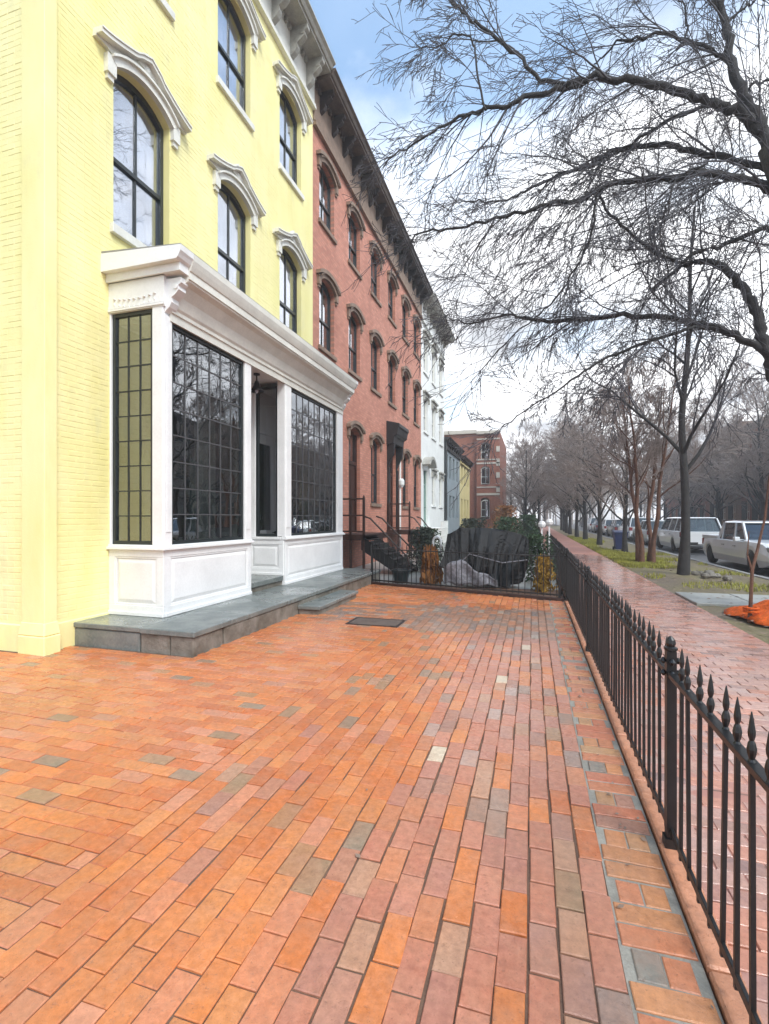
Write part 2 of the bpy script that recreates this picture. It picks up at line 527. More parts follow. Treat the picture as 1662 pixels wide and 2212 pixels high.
M['palewall'] = plain('pale_stucco', (0.50, 0.46, 0.40), 0.7, var=0.15, scale=1.5, fine=14, bump=0.3, bdist=0.01)


def glass(name, ior, tint, rough=0.0):
    t = NT(name)
    lw = t.n.new('ShaderNodeLayerWeight'); lw.inputs['Blend'].default_value = 0.5
    pw = t.n.new('ShaderNodeMath'); pw.operation = 'POWER'; pw.inputs[1].default_value = 3.2
    t.link(lw.outputs['Facing'], pw.inputs[0])
    fr = t.n.new('ShaderNodeMapRange')          # same reflectance from either face of a pane
    fr.inputs['To Min'].default_value = ((ior - 1) / (ior + 1)) ** 2
    fr.inputs['To Max'].default_value = 1.0
    t.link(pw.outputs[0], fr.inputs['Value'])
    tr = t.new('BsdfTransparent', Color=(*tint, 1))
    gl = t.new('BsdfGlossy', Color=(0.93, 0.95, 1.0, 1), Roughness=rough)
    nb = t.bump(t.noise(1.7, 2, 0.5), 0.12, 0.02)
    t.link(nb, gl.inputs['Normal'])
    mx = t.n.new('ShaderNodeMixShader')
    t.link(fr.outputs[0], mx.inputs[0]); t.link(tr.outputs[0], mx.inputs[1]); t.link(gl.outputs[0], mx.inputs[2])
    t.link(mx.outputs[0], t.out.inputs['Surface'])
    return t.m


M['glass'] = glass('window_glass', 2.7, (0.86, 0.89, 0.92))
M['darkglass'] = glass('shop_glass', 2.9, (0.55, 0.58, 0.56))
M['carglass'] = glass('car_glass', 1.7, (0.25, 0.30, 0.32))


def carpaint(name, col, metal=0.0):
    t = NT(name)
    n = t.noise(1.2, 3)
    c = t.mix(n, mul(col, 0.9), mul(col, 1.06))
    return t.bsdf(c, 0.3, metal, None, 0.5, 0.6)

# ------------------------------------------------------------------ the ground
def sheet(name, x0, x1, y0, y1, z, m, thick=0.02):
    b = MB(); b.box(x0, x1, y0, y1, z - thick, z)
    return obj(name, b, m, kind='structure')


b = MB(); b.box(-300, 300, -200, 520, -0.6, -0.3)
ground = obj('ground', b, M['soil'], kind='structure')
road = sheet('road', 5.72, 13.5, -60, 400, -0.14, M['asphalt'], 0.1)
kerb = MB()
for i in range(60):
    kerb.box(5.58, 5.72, -6 + i * 1.5, -6 + i * 1.5 + 1.492, -0.24, -0.005 + R.uniform(-.006, .006))
kerb.box(13.5, 13.64, -30, 200, -0.24, 0.0)
kerb = obj('kerb', kerb, M['kerb'], bevel=0.012, kind='structure')
sheet('far_pavement', 13.64, 17.5, -60, 400, -0.03, M['concrete'], 0.25)
sheet('far_yard', 17.5, 60, -60, 400, -0.02, M['verge'], 0.26)
# verge between the brick footway and the kerb: bumpy earth and thin grass
bm = MB()
nx, ny = 22, 150
vv = [[None] * (ny + 1) for _ in range(nx + 1)]
for i in range(nx + 1):
    for j in range(ny + 1):
        x = 2.72 + (5.58 - 2.72) * i / nx
        y = -6 + 110 * (j / ny) ** 1.6
        e = min(i, nx - i) / 4
        h = min(1, e) * (0.035 * math.sin(2.1 * x + 1.3 * y) * math.sin(0.9 * y - 1.7 * x) + R.uniform(-.012, .02))
        vv[i][j] = bm.bm.verts.new((x, y, -0.035 + h))
for i in range(nx):
    for j in range(ny):
        bm.bm.faces.new([vv[i][j], vv[i + 1][j], vv[i + 1][j + 1], vv[i][j + 1]])
verge = obj('verge', bm, M['verge'], smooth=True, kind='structure')
b = MB()
for k in range(3):
    b.box(2.76 + k * 0.94, 2.76 + k * 0.94 + 0.93, 9.75, 11.1, -0.1, 0.012 + 0.004 * k)
obj('garden_path', b, M['concrete'], bevel=0.01, kind='structure')

# ------------------------------------------------------------------ brick paving
SLABX, SLABY0, SLABY1, SLABZ = -3.48, 4.40, 11.2, 0.27
FENX = 0.60


def brick_mesh(name, L, W, H=0.03, cham=0.0035, mk='paver'):
    """unit brick centred at the origin, top at z = 0, long side along x, arrises worn"""
    m = MB()
    a, c = L / 2, W / 2
    lo = [(-a, -c, -H), (a, -c, -H), (a, c, -H), (-a, c, -H)]
    md = [(x, y, -cham) for x, y, z in lo]
    tp = [(-a + cham, -c + cham, 0), (a - cham, -c + cham, 0), (a - cham, c - cham, 0), (-a + cham, c - cham, 0)]
    rings = [[m.bm.verts.new(p) for p in q] for q in (lo, md, tp)]
    for r in range(2):
        for k in range(4):
            m.bm.faces.new([rings[r][k], rings[r][(k + 1) % 4], rings[r + 1][(k + 1) % 4], rings[r + 1][k]])
    m.bm.faces.new(rings[2])
    me = m.mesh(name)
    at = me.color_attributes.new('tint', 'FLOAT_COLOR', 'CORNER')
    at.data.foreach_set('color', [1.0] * (4 * len(me.loops)))
    me.materials.append(M[mk])
    return me


def px_size(x, y, z=0.0):
    """how large a thing at this place shows (for choosing which bricks are objects)"""
    s, c = math.sin(TH), math.cos(TH)
    d = -s * x + c * y
    if d < 0.3:
        return 0
    u = (c * x + s * y) / d
    v = (z - 1.5) / d
    if abs(u) > 0.82 or abs(v) > 1.09:
        return 0
    return 1 / d


# palettes: (colour, weight)
ORANGE = [((0.66, 0.195, 0.055), 30), ((0.70, 0.225, 0.065), 28), ((0.71, 0.26, 0.085), 16), ((0.62, 0.17, 0.05), 14), ((0.67, 0.235, 0.11), 10), ((0.68, 0.275, 0.15), 6), ((0.36, 0.23, 0.13), 2.5), ((0.31, 0.23, 0.155), 1.5), ((0.48, 0.25, 0.12), 2.5), ((0.52, 0.23, 0.14), 1.5)]
WORN = [((0.54, 0.205, 0.125), 26), ((0.57, 0.235, 0.15), 24), ((0.50, 0.215, 0.15), 18), ((0.45, 0.225, 0.16), 12), ((0.40, 0.22, 0.165), 6), ((0.35, 0.225, 0.165), 3), ((0.60, 0.23, 0.11), 9), ((0.31, 0.23, 0.19), 2), ((0.52, 0.29, 0.18), 6), ((0.47, 0.33, 0.27), 3), ((0.70, 0.60, 0.44), 0.8)]
PATH = [((0.36, 0.19, 0.12), 20), ((0.30, 0.20, 0.15), 20), ((0.44, 0.22, 0.13), 16), ((0.27, 0.215, 0.18), 14), ((0.20, 0.175, 0.16), 8), ((0.50, 0.21, 0.10), 10), ((0.38, 0.33, 0.27), 3)]
EDGE = [((0.58, 0.21, 0.10), 22), ((0.54, 0.17, 0.09), 18), ((0.60, 0.26, 0.11), 14), ((0.48, 0.27, 0.13), 10), ((0.26, 0.24, 0.20), 6), ((0.40, 0.20, 0.14), 8)]
WALK = [((0.52, 0.31, 0.265), 24), ((0.54, 0.345, 0.30), 22), ((0.47, 0.26, 0.22), 16), ((0.56, 0.25, 0.175), 12), ((0.33, 0.20, 0.175), 10), ((0.44, 0.29, 0.25), 8), ((0.28, 0.18, 0.17), 5)]


def pick(pal):
    s = sum(w for _, w in pal)
    r = R.uniform(0, s)
    for c, w in pal:
        r -= w
        if r <= 0:
            k = R.uniform(0.92, 1.08)
            return mul(c, k)
    return pal[0][0]


class Paving:
    def __init__(s):
        s.items = []        # x, y, z, angle, L, W, colour

    def add(s, x, y, ang, L, W, pal, z=0.0):
        col = pick(pal)
        s.items.append((x, y, z + R.uniform(-.003, .002), ang + R.gauss(0, .011), L, W, col, R.gauss(0, .016), R.gauss(0, .012)))

    def build(s, parent, name, kinds, rest_name, nmax=300, mk='paver'):
        its = sorted(s.items, key=lambda i: -px_size(i[0], i[1]))
        top, rest = its[:nmax], its[nmax:]
        meshes = {}
        for (x, y, z, a, L, W, col, rx, ry) in top:
            key = min(kinds, key=lambda k: abs(k[0] - L) + abs(k[1] - W))
            if key not in meshes:
                meshes[key] = brick_mesh('paving_brick', *key, mk=mk)
            o = bpy.data.objects.new(name, meshes[key])
            COL.objects.link(o)
            o.location = (x, y, z); o.rotation_euler = (rx * .6, ry * .6, a)
            o.scale = (L / key[0], W / key[1], 1)
            o.color = (*col, 1)
            o.parent = parent
        # the rest: one mesh
        vs_, fs, cols = [], [], []
        cham, H = 0.004, 0.03
        for (x, y, z, a, L, W, col, rx, ry) in rest:
            ca, sa = math.cos(a), math.sin(a)
            n = len(vs_)
            for (ins, h) in ((0, -H), (0, -cham), (cham, 0)):
                for (sx, sy) in ((-1, -1), (1, -1), (1, 1), (-1, 1)):
                    u, w = sx * (L / 2 - ins), sy * (W / 2 - ins)
                    vs_.append((x + u * ca - w * sa, y + u * sa + w * ca, z + h + w * rx * .6 - u * ry * .6))
            for r in range(2):
                for k in range(4):
                    fs.append((n + r * 4 + k, n + r * 4 + (k + 1) % 4, n + r * 4 + 4 + (k + 1) % 4, n + r * 4 + 4 + k))
            fs.append((n + 8, n + 9, n + 10, n + 11))
            cols.extend([(*col, 1)] * 36)
        me = bpy.data.meshes.new(rest_name)
        me.from_pydata(vs_, [], fs)
        at = me.color_attributes.new('tint', 'FLOAT_COLOR', 'CORNER')
        at.data.foreach_set('color', np.array(cols, dtype=np.float32).ravel())
        o = put(rest_name, me, M[mk], parent, kind='stuff')
        return o


patio = MB(); patio.box(-6.6, 0.55, -2.0, 10.75, -0.12, -0.008)
patio = obj('patio', patio, M['joint'], kind='structure')
pv = Paving()


def far_edge(x):
    """the far railing runs askew from (-3.5, 10.6) to (0.63, 9.35)"""
    return 10.55 - 0.30 * (x + 3.5) - 0.04


def blocked(x, y):
    if x < -5.17 and y > 4.0:
        return True
    if -5.3 < x < SLABX - 0.03 and y > SLABY0 + 0.03:
        return True
    if y > far_edge(x):
        return True
    return False


BL, BW = 0.203, 0.098
# left part: stretchers across
y = -0.4; row = 0
while y < 10.6:
    x = -6.5 + (row % 2) * 0.104 + R.uniform(-.012, .012)
    while x < -1.9:
        L = BL if x + BL < -1.86 else max(0.05, -1.857 - x)
        if not blocked(x + L / 2, y):
            pal = PATH if (6.55 < y < 8.25 and x > -3.3 and R.random() < .8) else ORANGE
            pv.add(x + L / 2, y, 0, L, BW, pal)
        x += BL + 0.005
    y += BW + 0.005; row += 1
# middle and right: stretchers along the way
x = -1.85 + BW / 2; col_i = 0
while x < 0.33:
    y = -0.4 + (col_i % 2) * 0.104 + R.uniform(-.02, .02)
    worn = x > -0.74
    while y < 10.4:
        L = BL + R.uniform(-.006, .004)
        if not blocked(x, y + L / 2):
            if 6.3 < y < 8.2:
                pal = PATH
            elif worn and y < 8.2:
                pal = WORN if R.random() < 0.85 else ORANGE
            else:
                pal = ORANGE if R.random() < 0.97 else WORN
            pv.add(x + R.gauss(0, .0022 if worn else .0012), y + L / 2, PI / 2, L, BW + R.uniform(-.006, .003), pal)
        y += L + (R.uniform(.006, .010) if worn else R.uniform(.003, .006))
    x += BW + (0.005 if worn else 0.0035); col_i += 1
XE = x - BW / 2
# border beside the railing: headers, some split in two along the way, in pale mortar
y = -0.4; k = 0
while y < 9.6:
    if not blocked(0.45, y):
        if k % 3 == 1:
            pv.add((XE + 0.545) / 2 - 0.047, y + 0.055, PI / 2, 0.118, 0.088, EDGE)
            pv.add((XE + 0.545) / 2 + 0.047, y + 0.055, PI / 2, 0.118, 0.088, EDGE)
            y += 0.13
        else:
            pv.add((XE + 0.545) / 2, y + 0.045, R.gauss(0, .02), 0.545 - XE - .012, 0.095, EDGE)
            y += 0.106
    else:
        y += 0.1
    k += 1
pv.build(patio, 'brick', [(BL, BW), (0.11, 0.082)], 'brick_paving')
b = MB(); b.box(XE - 0.004, 0.548, -1.0, 9.35, -0.05, -0.006)
put('border_mortar', b.mesh('border_mortar'), M['palejoint'], patio)

# stone curb under the railing
curb = thing('curb_stones', 'low orange stone curb running under the long black railing', 'curb', (FENX, 1, 0))
y = -0.6
while y < 9.3:
    L = R.uniform(0.55, 0.75)
    b = MB(); b.box(0.556, 0.655, y, min(y + L - 0.006, 9.34), -0.1, 0.018 + R.uniform(-.004, .004))
    o = obj('curb_stone', b, M['paver'], curb, bevel=0.008)
    at = o.data.color_attributes.new('tint', 'FLOAT_COLOR', 'CORNER')
    at.data.foreach_set('color', [1.0] * (4 * len(o.data.loops)))
    o.color = (*mul((0.56, 0.25, 0.14), R.uniform(.85, 1.1)), 1)
    y += L

# public footway
walk = MB(); walk.box(0.655, 2.74, -2.0, 120, -0.14, -0.03)
walk = obj('footway', walk, brickwall('far_footway_brick', (0.40, 0.19, 0.15), (0.44, 0.23, 0.18), (0.22, 0.13, 0.10), 'Y'), kind='structure')
sw = Paving()
y = 0.6; row = 0
while y < 22:
    x = 0.66 + (0 if row % 2 else -0.1)
    while x < 2.72:
        x0, x1 = max(x, 0.66), min(x + BL, 2.72)
        if x1 - x0 > 0.04:
            sw.add((x0 + x1) / 2, y, 0, x1 - x0, BW, WALK, -0.022 + 0.006 * math.sin(1.7 * x + .9 * y))
        x += BL + 0.007
    y += BW + 0.007; row += 1
sw.build(walk, 'brick', [(BL, BW)], 'brick_paving', mk='walkpaver')


# ------------------------------------------------------------------ railings
def spear_picket(h=0.95):
    m = MB()
    r = 0.0068
    m.box(-r, r, -r, r, 0.055, h - 0.15)
    m.lathe([(0.007, h - 0.16), (0.011, h - 0.152), (0.011, h - 0.142), (0.007, h - 0.135), (0.012, h - 0.118), (0.0135, h - 0.106), (0.010, h - 0.09), (0.006, h - 0.082), (0.0095, h - 0.07), (0.0105, h - 0.058), (0.006, h - 0.025), (0.0015, h)], 8)
    me = m.mesh('picket')
    me.materials.append(M['iron'])
    return me


PICK = spear_picket()


def railing(p0, p1, label, posts, group=None, step=0.117, far=False):
    d = V((p1[0] - p0[0], p1[1] - p0[1], 0)); L = d.length; d.normalize()
    ang = math.atan2(d.y, d.x)
    t = thing('iron_railing', label, 'railing', (p0[0], p0[1], 0), ang, group)
    for z in (0.075, 0.785):
        m = MB()
        m.box(0, L, -0.0065, 0.0065, z, z + 0.032) if z < .5 else m.box(0, L, -0.017, 0.017, z, z + 0.022)
        obj('rail', m, M['iron'], t, local=True, bevel=0.002)
    n = int(L / step)
    off = (L - n * step) / 2
    for i in range(n + 1):
        u = off + i * step
        if any(abs(u - q) < 0.05 for q in posts):
            continue
        put('picket', PICK, None, t, loc=(u, 0, 0), rot=(R.gauss(0, .004), R.gauss(0, .004), 0), local=True)
    for q in posts:
        m = MB()
        m.box(-0.020, 0.020, -0.020, 0.020, -0.02, 0.90)
        m.box(-0.028, 0.028, -0.028, 0.028, -0.01, 0.06)
        m.lathe([(0.023, 0.90), (0.028, 0.905), (0.028, 0.915), (0.017, 0.92), (0.021, 0.935), (0.018, 0.95), (0.006, 0.965)], 10)
        obj('post', m, M['iron'], t, local=True, loc=(q, 0, 0))
        m = MB()
        for k in range(2):      # small cast collars under the cap
            for a in range(4):
                c = (0.030 * math.cos(a * PI / 2), 0.030 * math.sin(a * PI / 2), 0.80 + k * 0.055)
                m.lathe([(0.004, c[2] - .014), (0.014, c[2]), (0.004, c[2] + .014)], 6, (c[0], c[1], 0))
        obj('collar', m, M['iron'], t, local=True, loc=(q, 0, 0))
    return t


railing((FENX, 0.45), (FENX, 9.35), 'long black iron spear-top railing between the brick patio and the footway', [2.03, 5.4, 8.86])
railing((FENX, 9.42), (FENX + 0.02, 22.0), 'black iron railing of the next front garden beside the footway, past the patio corner', [4.2, 8.4, 12.5])
railing((-3.52, 10.52), (0.55, 9.40), 'black iron railing closing off the far end of the brick patio', [0.03, 4.15])
b = MB(); b.prism([(-3.6, 10.50, -.02), (0.54, 9.29, -.02), (0.54, 9.29, .05), (-3.6, 10.50, .05)], [(-3.58, 10.58, -.02), (0.56, 9.37, -.02), (0.56, 9.37, .05), (-3.58, 10.58, .05)])
tag(obj('border_plank', b, M['rustiron'], bevel=.006), 'dark weathered edging board under the far patio railing', 'edging')


# ------------------------------------------------------------------ walls with openings
def wall_openings(m, F, u0, u1, v0, v1, ops, reveal, arc_n=8, d=0.0):
    """ops: (a, b, sill, spring, rise); openings of one column share a and b"""
    cols = {}
    for o in ops:
        cols.setdefault((o[0], o[1]), []).append(o)
    keys = sorted(cols)
    u = u0
    q = lambda a, b, c, e: m.face([F(a, c, d), F(b, c, d), F(b, e, d), F(a, e, d)])
    for (a, b) in keys:
        if a > u + 1e-6:
            q(u, a, v0, v1)
        lst = sorted(cols[(a, b)], key=lambda o: o[2])
        if lst[0][2] > v0:
            q(a, b, v0, lst[0][2])
        for i, (_, _, c, s, rise) in enumerate(lst):
            top = lst[i + 1][2] if i + 1 < len(lst) else v1
            arc = arc_pts(a, b, s, rise, arc_n)
            for k in range(len(arc) - 1):
                p, r = arc[k], arc[k + 1]
                m.face([F(p[0], p[1], d), F(r[0], r[1], d), F(r[0], top, d), F(p[0], top, d)])
                m.face([F(p[0], p[1], d), F(r[0], r[1], d), F(r[0], r[1], d - reveal), F(p[0], p[1], d - reveal)])
            m.face([F(a, c, d), F(a, s, d), F(a, s, d - reveal), F(a, c, d - reveal)])
            m.face([F(b, c, d), F(b, s, d), F(b, s, d - reveal), F(b, c, d - reveal)])
            m.face([F(a, c, d), F(b, c, d), F(b, c, d - reveal), F(a, c, d - reveal)])
        u = b
    if u < u1 - 1e-6:
        q(u, u1, v0, v1)


def arc_pts(a, b, s, rise, n=8):
    if rise <= 0:
        return [(a, s), (b, s)]
    w = (b - a) / 2
    rad = (w * w + rise * rise) / (2 * rise)
    cx, cy = (a + b) / 2, s + rise - rad
    out = []
    for k in range(n + 1):
        u = a + (b - a) * k / n
        out.append((u, cy + math.sqrt(max(0, rad * rad - (u - cx) ** 2))))
    return out


LF = Frame((0, 0, 0), (0, 1, 0), (1, 0, 0))     # local frame: u = y, facing +x


def window_kit(key, w, h, rise, frame_m, back_m, glass_m, cols=2, n_arc=8, bar=0.035):
    """meshes of a two-over-two sash window, centred on u = 0, sill at z = 0, wall face at x = 0, set back in its reveal"""
    a, b = -w / 2, w / 2
    fr = MB()
    d0, d1 = -0.20, -0.11
    fr.fbox(LF, a, a + .06, 0, h, d0, d1); fr.fbox(LF, b - .06, b, 0, h, d0, d1)
    fr.fbox(LF, a + .06, b - .06, 0, .07, d0, d1)
    arc = arc_pts(a, b, h, rise, n_arc)
    lo = [(u, v - .085) for u, v in arc]
    fr.strip(LF, lo, arc, d0 - .002, d1 + .002)
    mid = h * 0.48
    fr.fbox(LF, a + .06, b - .06, mid - .028, mid + .028, -.185, -.118)
    for k in range(1, cols):
        u = a + w * k / cols
        fr.fbox(LF, u - bar / 2, u + bar / 2, .07, mid - .028, -.178, -.14)
        fr.fbox(LF, u - bar / 2, u + bar / 2, mid + .028, h + rise - .06, -.165, -.128)
    fm = fr.mesh('window'); fm.materials.append(frame_m)
    panes = []
    edges = [a + .06] + [a + w * k / cols for k in range(1, cols)] + [b - .06]
    for k in range(cols):
        p = MB(); p.fbox(LF, edges[k] + .01, edges[k + 1] - .01, .06, mid, -.163, -.158)
        pm = p.mesh('pane'); pm.materials.append(glass_m); panes.append(pm)
        p = MB()
        us = [edges[k] + .01 + (edges[k + 1] - edges[k] - .02) * i / 4 for i in range(5)]
        w2 = (b - a) / 2
        rad = (w2 * w2 + rise * rise) / (2 * rise) if rise > 0 else 0
        top = [(u, (h + rise - rad + math.sqrt(max(0, rad * rad - u * u)) if rise > 0 else h) - .05) for u in us]
        p.strip(LF, [(u, mid) for u in us], top, -.149, -.144)
        pm = p.mesh('pane'); pm.materials.append(glass_m); panes.append(pm)
    # backing: a curtain with soft folds
    c = MB()
    n = 26
    rows = []
    for v in (0.02, h + rise):
        rows.append([c.bm.verts.new(LF(a - .03 + (w + .06) * i / n, v, -.30 + .012 * math.sin(i * 1.9) + .006 * math.sin(i * 5.1))) for i in range(n + 1)])
    for i in range(n):
        c.bm.faces.new([rows[0][i], rows[0][i + 1], rows[1][i + 1], rows[1][i]])
    cm = c.mesh('curtain', smooth=True); cm.materials.append(back_m)
    return fm, panes, cm


def place_window(kit, house, F0, uc, sill, tilt=0.004):
    fm, panes, cm = kit
    loc = F0(uc, sill, 0)
    w = put('window', fm, None, house, loc=loc)
    for pm in panes:
        put('pane', pm, None, w, loc=loc, rot=(R.gauss(0, tilt * .3), 0, R.gauss(0, tilt * .5)))
    put('curtain', cm, None, w, loc=loc)
    return w


def hood_mesh(name, w, rise, m, ornate=True):
    """arched window head, local: u = 0 centre, v = 0 spring line, out of the wall along +x"""
    a, b = -w / 2, w / 2
    h = MB()
    e = 0.09
    arc = arc_pts(a - .01, b + .01, 0.0, rise, 12)
    out = arc_pts(a - e, b + e, 0.06, rise + .035, 12)
    h.strip(LF, arc, out, -0.02, 0.075)                      # archivolt
    h.strip(LF, [(u, v + .0) for u, v in out], [(u, v + .035) for u, v in out], -0.02, 0.115)
    for s in (-1, 1):                                        # stops with a scroll and a drop
        u0, u1 = sorted((s * (w / 2 + .012), s * (w / 2 + .15)))
        h.fbox(LF, u0, u1, -0.16, 0.075, -.02, .07)
        h.fbox(LF, u0 + .02, u1 - .02, -0.23, -0.16, -.02, .045)
    if ornate:
        W = w / 2 + .31
        n = 20
        lo, up = [], []
        for i in range(n + 1):
            u = -W + 2 * W * i / n
            x = abs(u) / W
            base = 0.135 if abs(u) > w / 2 + e else np.interp(u, [q[0] for q in out], [q[1] for q in out]) + .03
            ridge = 0.16 + 0.30 * max(0, 1 - x) ** 1.3 + (.03 if x < .22 else 0)
            lo.append((u, min(base, ridge - .02))); up.append((u, ridge))
        h.strip(LF, lo, up, -.02, .055)
        h.strip(LF, [(u, v - .005) for u, v in up], [(u, v + .045) for u, v in up], -.02, .15)
        h.strip(LF, [(u, v + .045) for u, v in up], [(u, v + .068) for u, v in up], -.02, .165)
        # leaf crest and rosette
        h.lathe([(.02, 0), (.085, .01), (.07, .03), (.03, .045)], 10, (0, 0, 0), 'X')
        cr = [(u * .5, v - .10) for u, v in ((-.34, .60), (-.2, .63), (-.1, .70), (0, .74), (.1, .70), (.2, .63), (.34, .60))]
        h.strip(LF, [(u, .38) for u, v in cr], cr, -.02, .08)
    else:
        W = w / 2 + .2
        up = arc_pts(-W, W, .17, rise + .02, 12)
        lo = arc_pts(-W, W, .075, rise + .01, 12)
        h.strip(LF, lo, up, -.02, .13)
    me = h.mesh(name); me.materials.append(m)
    if ornate:      # the rosette was built round the origin: lift it to the crown
        for v in me.vertices:
            if abs(v.co.y) < .09 and abs(v.co.z) < .09 and -.001 <= v.co.x <= .05:
                v.co.z += rise + .22; v.co.x += .05
    return me


def bracket_mesh(name, w, h, d, m):
    """scrolled console: top at z = 0, back at x = 0, hanging down h, standing out d"""
    pr = [(0, 0), (d, 0), (d, -h * .16), (d * .82, -h * .24), (d * .86, -h * .36), (d * .62, -h * .50), (d * .40, -h * .58), (d * .42, -h * .72), (d * .28, -h * .86), (0, -h)]
    k = MB()
    k.prism([(x, -w / 2, z) for x, z in pr], [(x, w / 2, z) for x, z in pr])
    k.lathe([(d * .13, -w * .62), (d * .13, w * .62)], 8, (0, 0, 0), 'X')
    me = k.mesh(name)
    me.materials.append(m)
    # turn the little drum (built along x at the origin) into the scroll's eye
    for v in me.vertices:
        if abs(v.co.x) <= w * .63 and (v.co.y ** 2 + v.co.z ** 2) < (d * .135) ** 2 and abs(abs(v.co.x) - w * .62) < 1e-4:
            x, y, z = v.co
            v.co = (d * .70 + y, x, -h * .27 + z)
    return me


def cornice(house, X, y0, y1, zf, zt, out, mf, mc, brk, n_br, mould_m=None):
    """frieze board, bed mould, consoles, soffit and crown along y at the wall plane X"""
    m = MB()
    m.box(X - .02, X + .05, y0, y1, zf, zt - .2)
    m.box(X - .02, X + .10, y0, y1, zf - .07, zf)
    m.box(X - .02, X + .085, y0, y1, zf + .03, zf + .06)
    fz = obj('frieze', m, mf, house)
    prof = [(-.3, -.20), (out - .14, -.20), (out - .14, -.15), (out - .10, -.14), (out - .06, -.07), (out, -.03), (out, 0), (-.3, .06)]
    m = MB()
    m.prism([(X + a, y0, zt + b) for a, b in prof], [(X + a, y1, zt + b) for a, b in prof])
    cr = obj('cornice', m, mc, house)
    for i in range(n_br):
        yy = y0 + (y1 - y0) * (i + .5) / n_br
        put('bracket', brk, None, cr, loc=(X + .05, yy, zt - .2))
    dn = MB()
    n = int((y1 - y0) / .16)
    for i in range(n):
        yy = y0 + (i + .3) * (y1 - y0) / n
        dn.box(X + .05, X + .12, yy, yy + .07, zt - .32, zt - .201)
    obj('dentil_course', dn, mc, cr, kind='stuff')
    return cr

# ------------------------------------------------------------------ the yellow house
FX, SY = -5.2, 4.05
FF = Frame((FX, 0, 0), (0, 1, 0), (1, 0, 0))       # street front
FS = Frame((0, SY, 0), (1, 0, 0), (0, -1, 0))      # end wall towards the camera
H_Y0, H_Y1 = SY, 11.0
yh = thing('yellow_house', 'three-storey yellow painted brick corner house with white arched window heads', 'house', (FX, 7, 0))
win_u = [5.52, 7.71, 9.86]
WW = 1.02
ops = []
for u in win_u:
    for s, sp in ((5.3, 7.33), (9.1, 10.82)):
        ops.append((u - WW / 2, u + WW / 2, s, sp, .19))
shop_hole = (4.97, 10.85, 0.3, 4.3, 0)
b = MB()
wall_openings(b, FF, H_Y0, H_Y1, 5.05, 12.3, ops, .22, 12)
wall_openings(b, FF, H_Y0, H_Y1, -.1, 5.05, [shop_hole], .3)
wall_openings(b, FS, -16, FX, -.1, 12.5, [], .2)
b.face([(-16, SY, 12.5), (FX, SY, 12.5), (FX, 11, 12.5), (-16, 11, 12.5)])
b.face([(-16, 11.0, -.1), (FX, 11.0, -.1), (FX, 11.0, 12.5), (-16, 11.0, 12.5)])
wall = obj('wall', b, M['yellow'], yh)


def brick_skin(F, u0, u1, v0, v1, ops, proud=0.004, skip=None, L=0.21, H=0.0677, joint=0.009):
    """(u centre, v centre, length, height) of each painted brick outside the openings"""
    out = []
    row = 0
    v = v0
    while v + H <= v1 + 1e-6:
        u = u0 - (0.105 if row % 2 else 0)
        while u < u1 - 1e-6:
            a, c = max(u, u0), min(u + L - joint, u1)
            u += L
            segs = [(a, c)]
            for (oa, ob, oc, os, orise) in ops:
                if v + H > oc and v < os + orise * .75:
                    ns = []
                    for (p, q) in segs:
                        if q <= oa or p >= ob:
                            ns.append((p, q))
                        else:
                            if p < oa: ns.append((p, oa - .001))
                            if q > ob: ns.append((ob + .001, q))
                    segs = ns
            for (p, q) in segs:
                if q - p > .025 and not (skip and skip((p + q) / 2, v + H / 2)):
                    out.append(((p + q) / 2, v + H / 2 - joint / 2, q - p, H - joint))
        v += H
        row += 1
    return out


def relief_brick(name, L, H, m, proud=.0022, ch=.005):
    k = MB()
    a, c = L / 2, H / 2
    lo = [LF(-a, -c, -.004), LF(a, -c, -.004), LF(a, c, -.004), LF(-a, c, -.004)]
    tp = [LF(-a + ch, -c + ch, proud), LF(a - ch, -c + ch, proud), LF(a - ch, c - ch, proud), LF(-a + ch, c - ch, proud)]
    r0 = [k.bm.verts.new(p) for p in lo]; r1 = [k.bm.verts.new(p) for p in tp]
    for i in range(4):
        k.bm.faces.new([r0[i], r0[(i + 1) % 4], r1[(i + 1) % 4], r1[i]])
    k.bm.faces.new(r1)
    me = k.mesh(name); me.materials.append(m)
    return me


def skin_mesh(name, F, items, m, parent, proud=.0022, ch=.005):
    vs_, fs = [], []
    for (u, v, L, H) in items:
        n = len(vs_)
        p = proud + R.uniform(-.0012, .0012)
        a, c = L / 2, H / 2
        for (i, d) in ((0, -.004), (ch, p)):
            for (su, sv) in ((-1, -1), (1, -1), (1, 1), (-1, 1)):
                vs_.append(tuple(F(u + su * (a - i), v + sv * (c - i), d)))
        for k in range(4):
            fs.append((n + k, n + (k + 1) % 4, n + 4 + (k + 1) % 4, n + 4 + k))
        fs.append((n + 4, n + 5, n + 6, n + 7))
    me = bpy.data.meshes.new(name)
    me.from_pydata(vs_, [], fs)
    bm = bmesh.new(); bm.from_mesh(me); bmesh.ops.recalc_face_normals(bm, faces=bm.faces); bm.to_mesh(me); bm.free()
    return put(name, me, m, parent, kind='stuff')


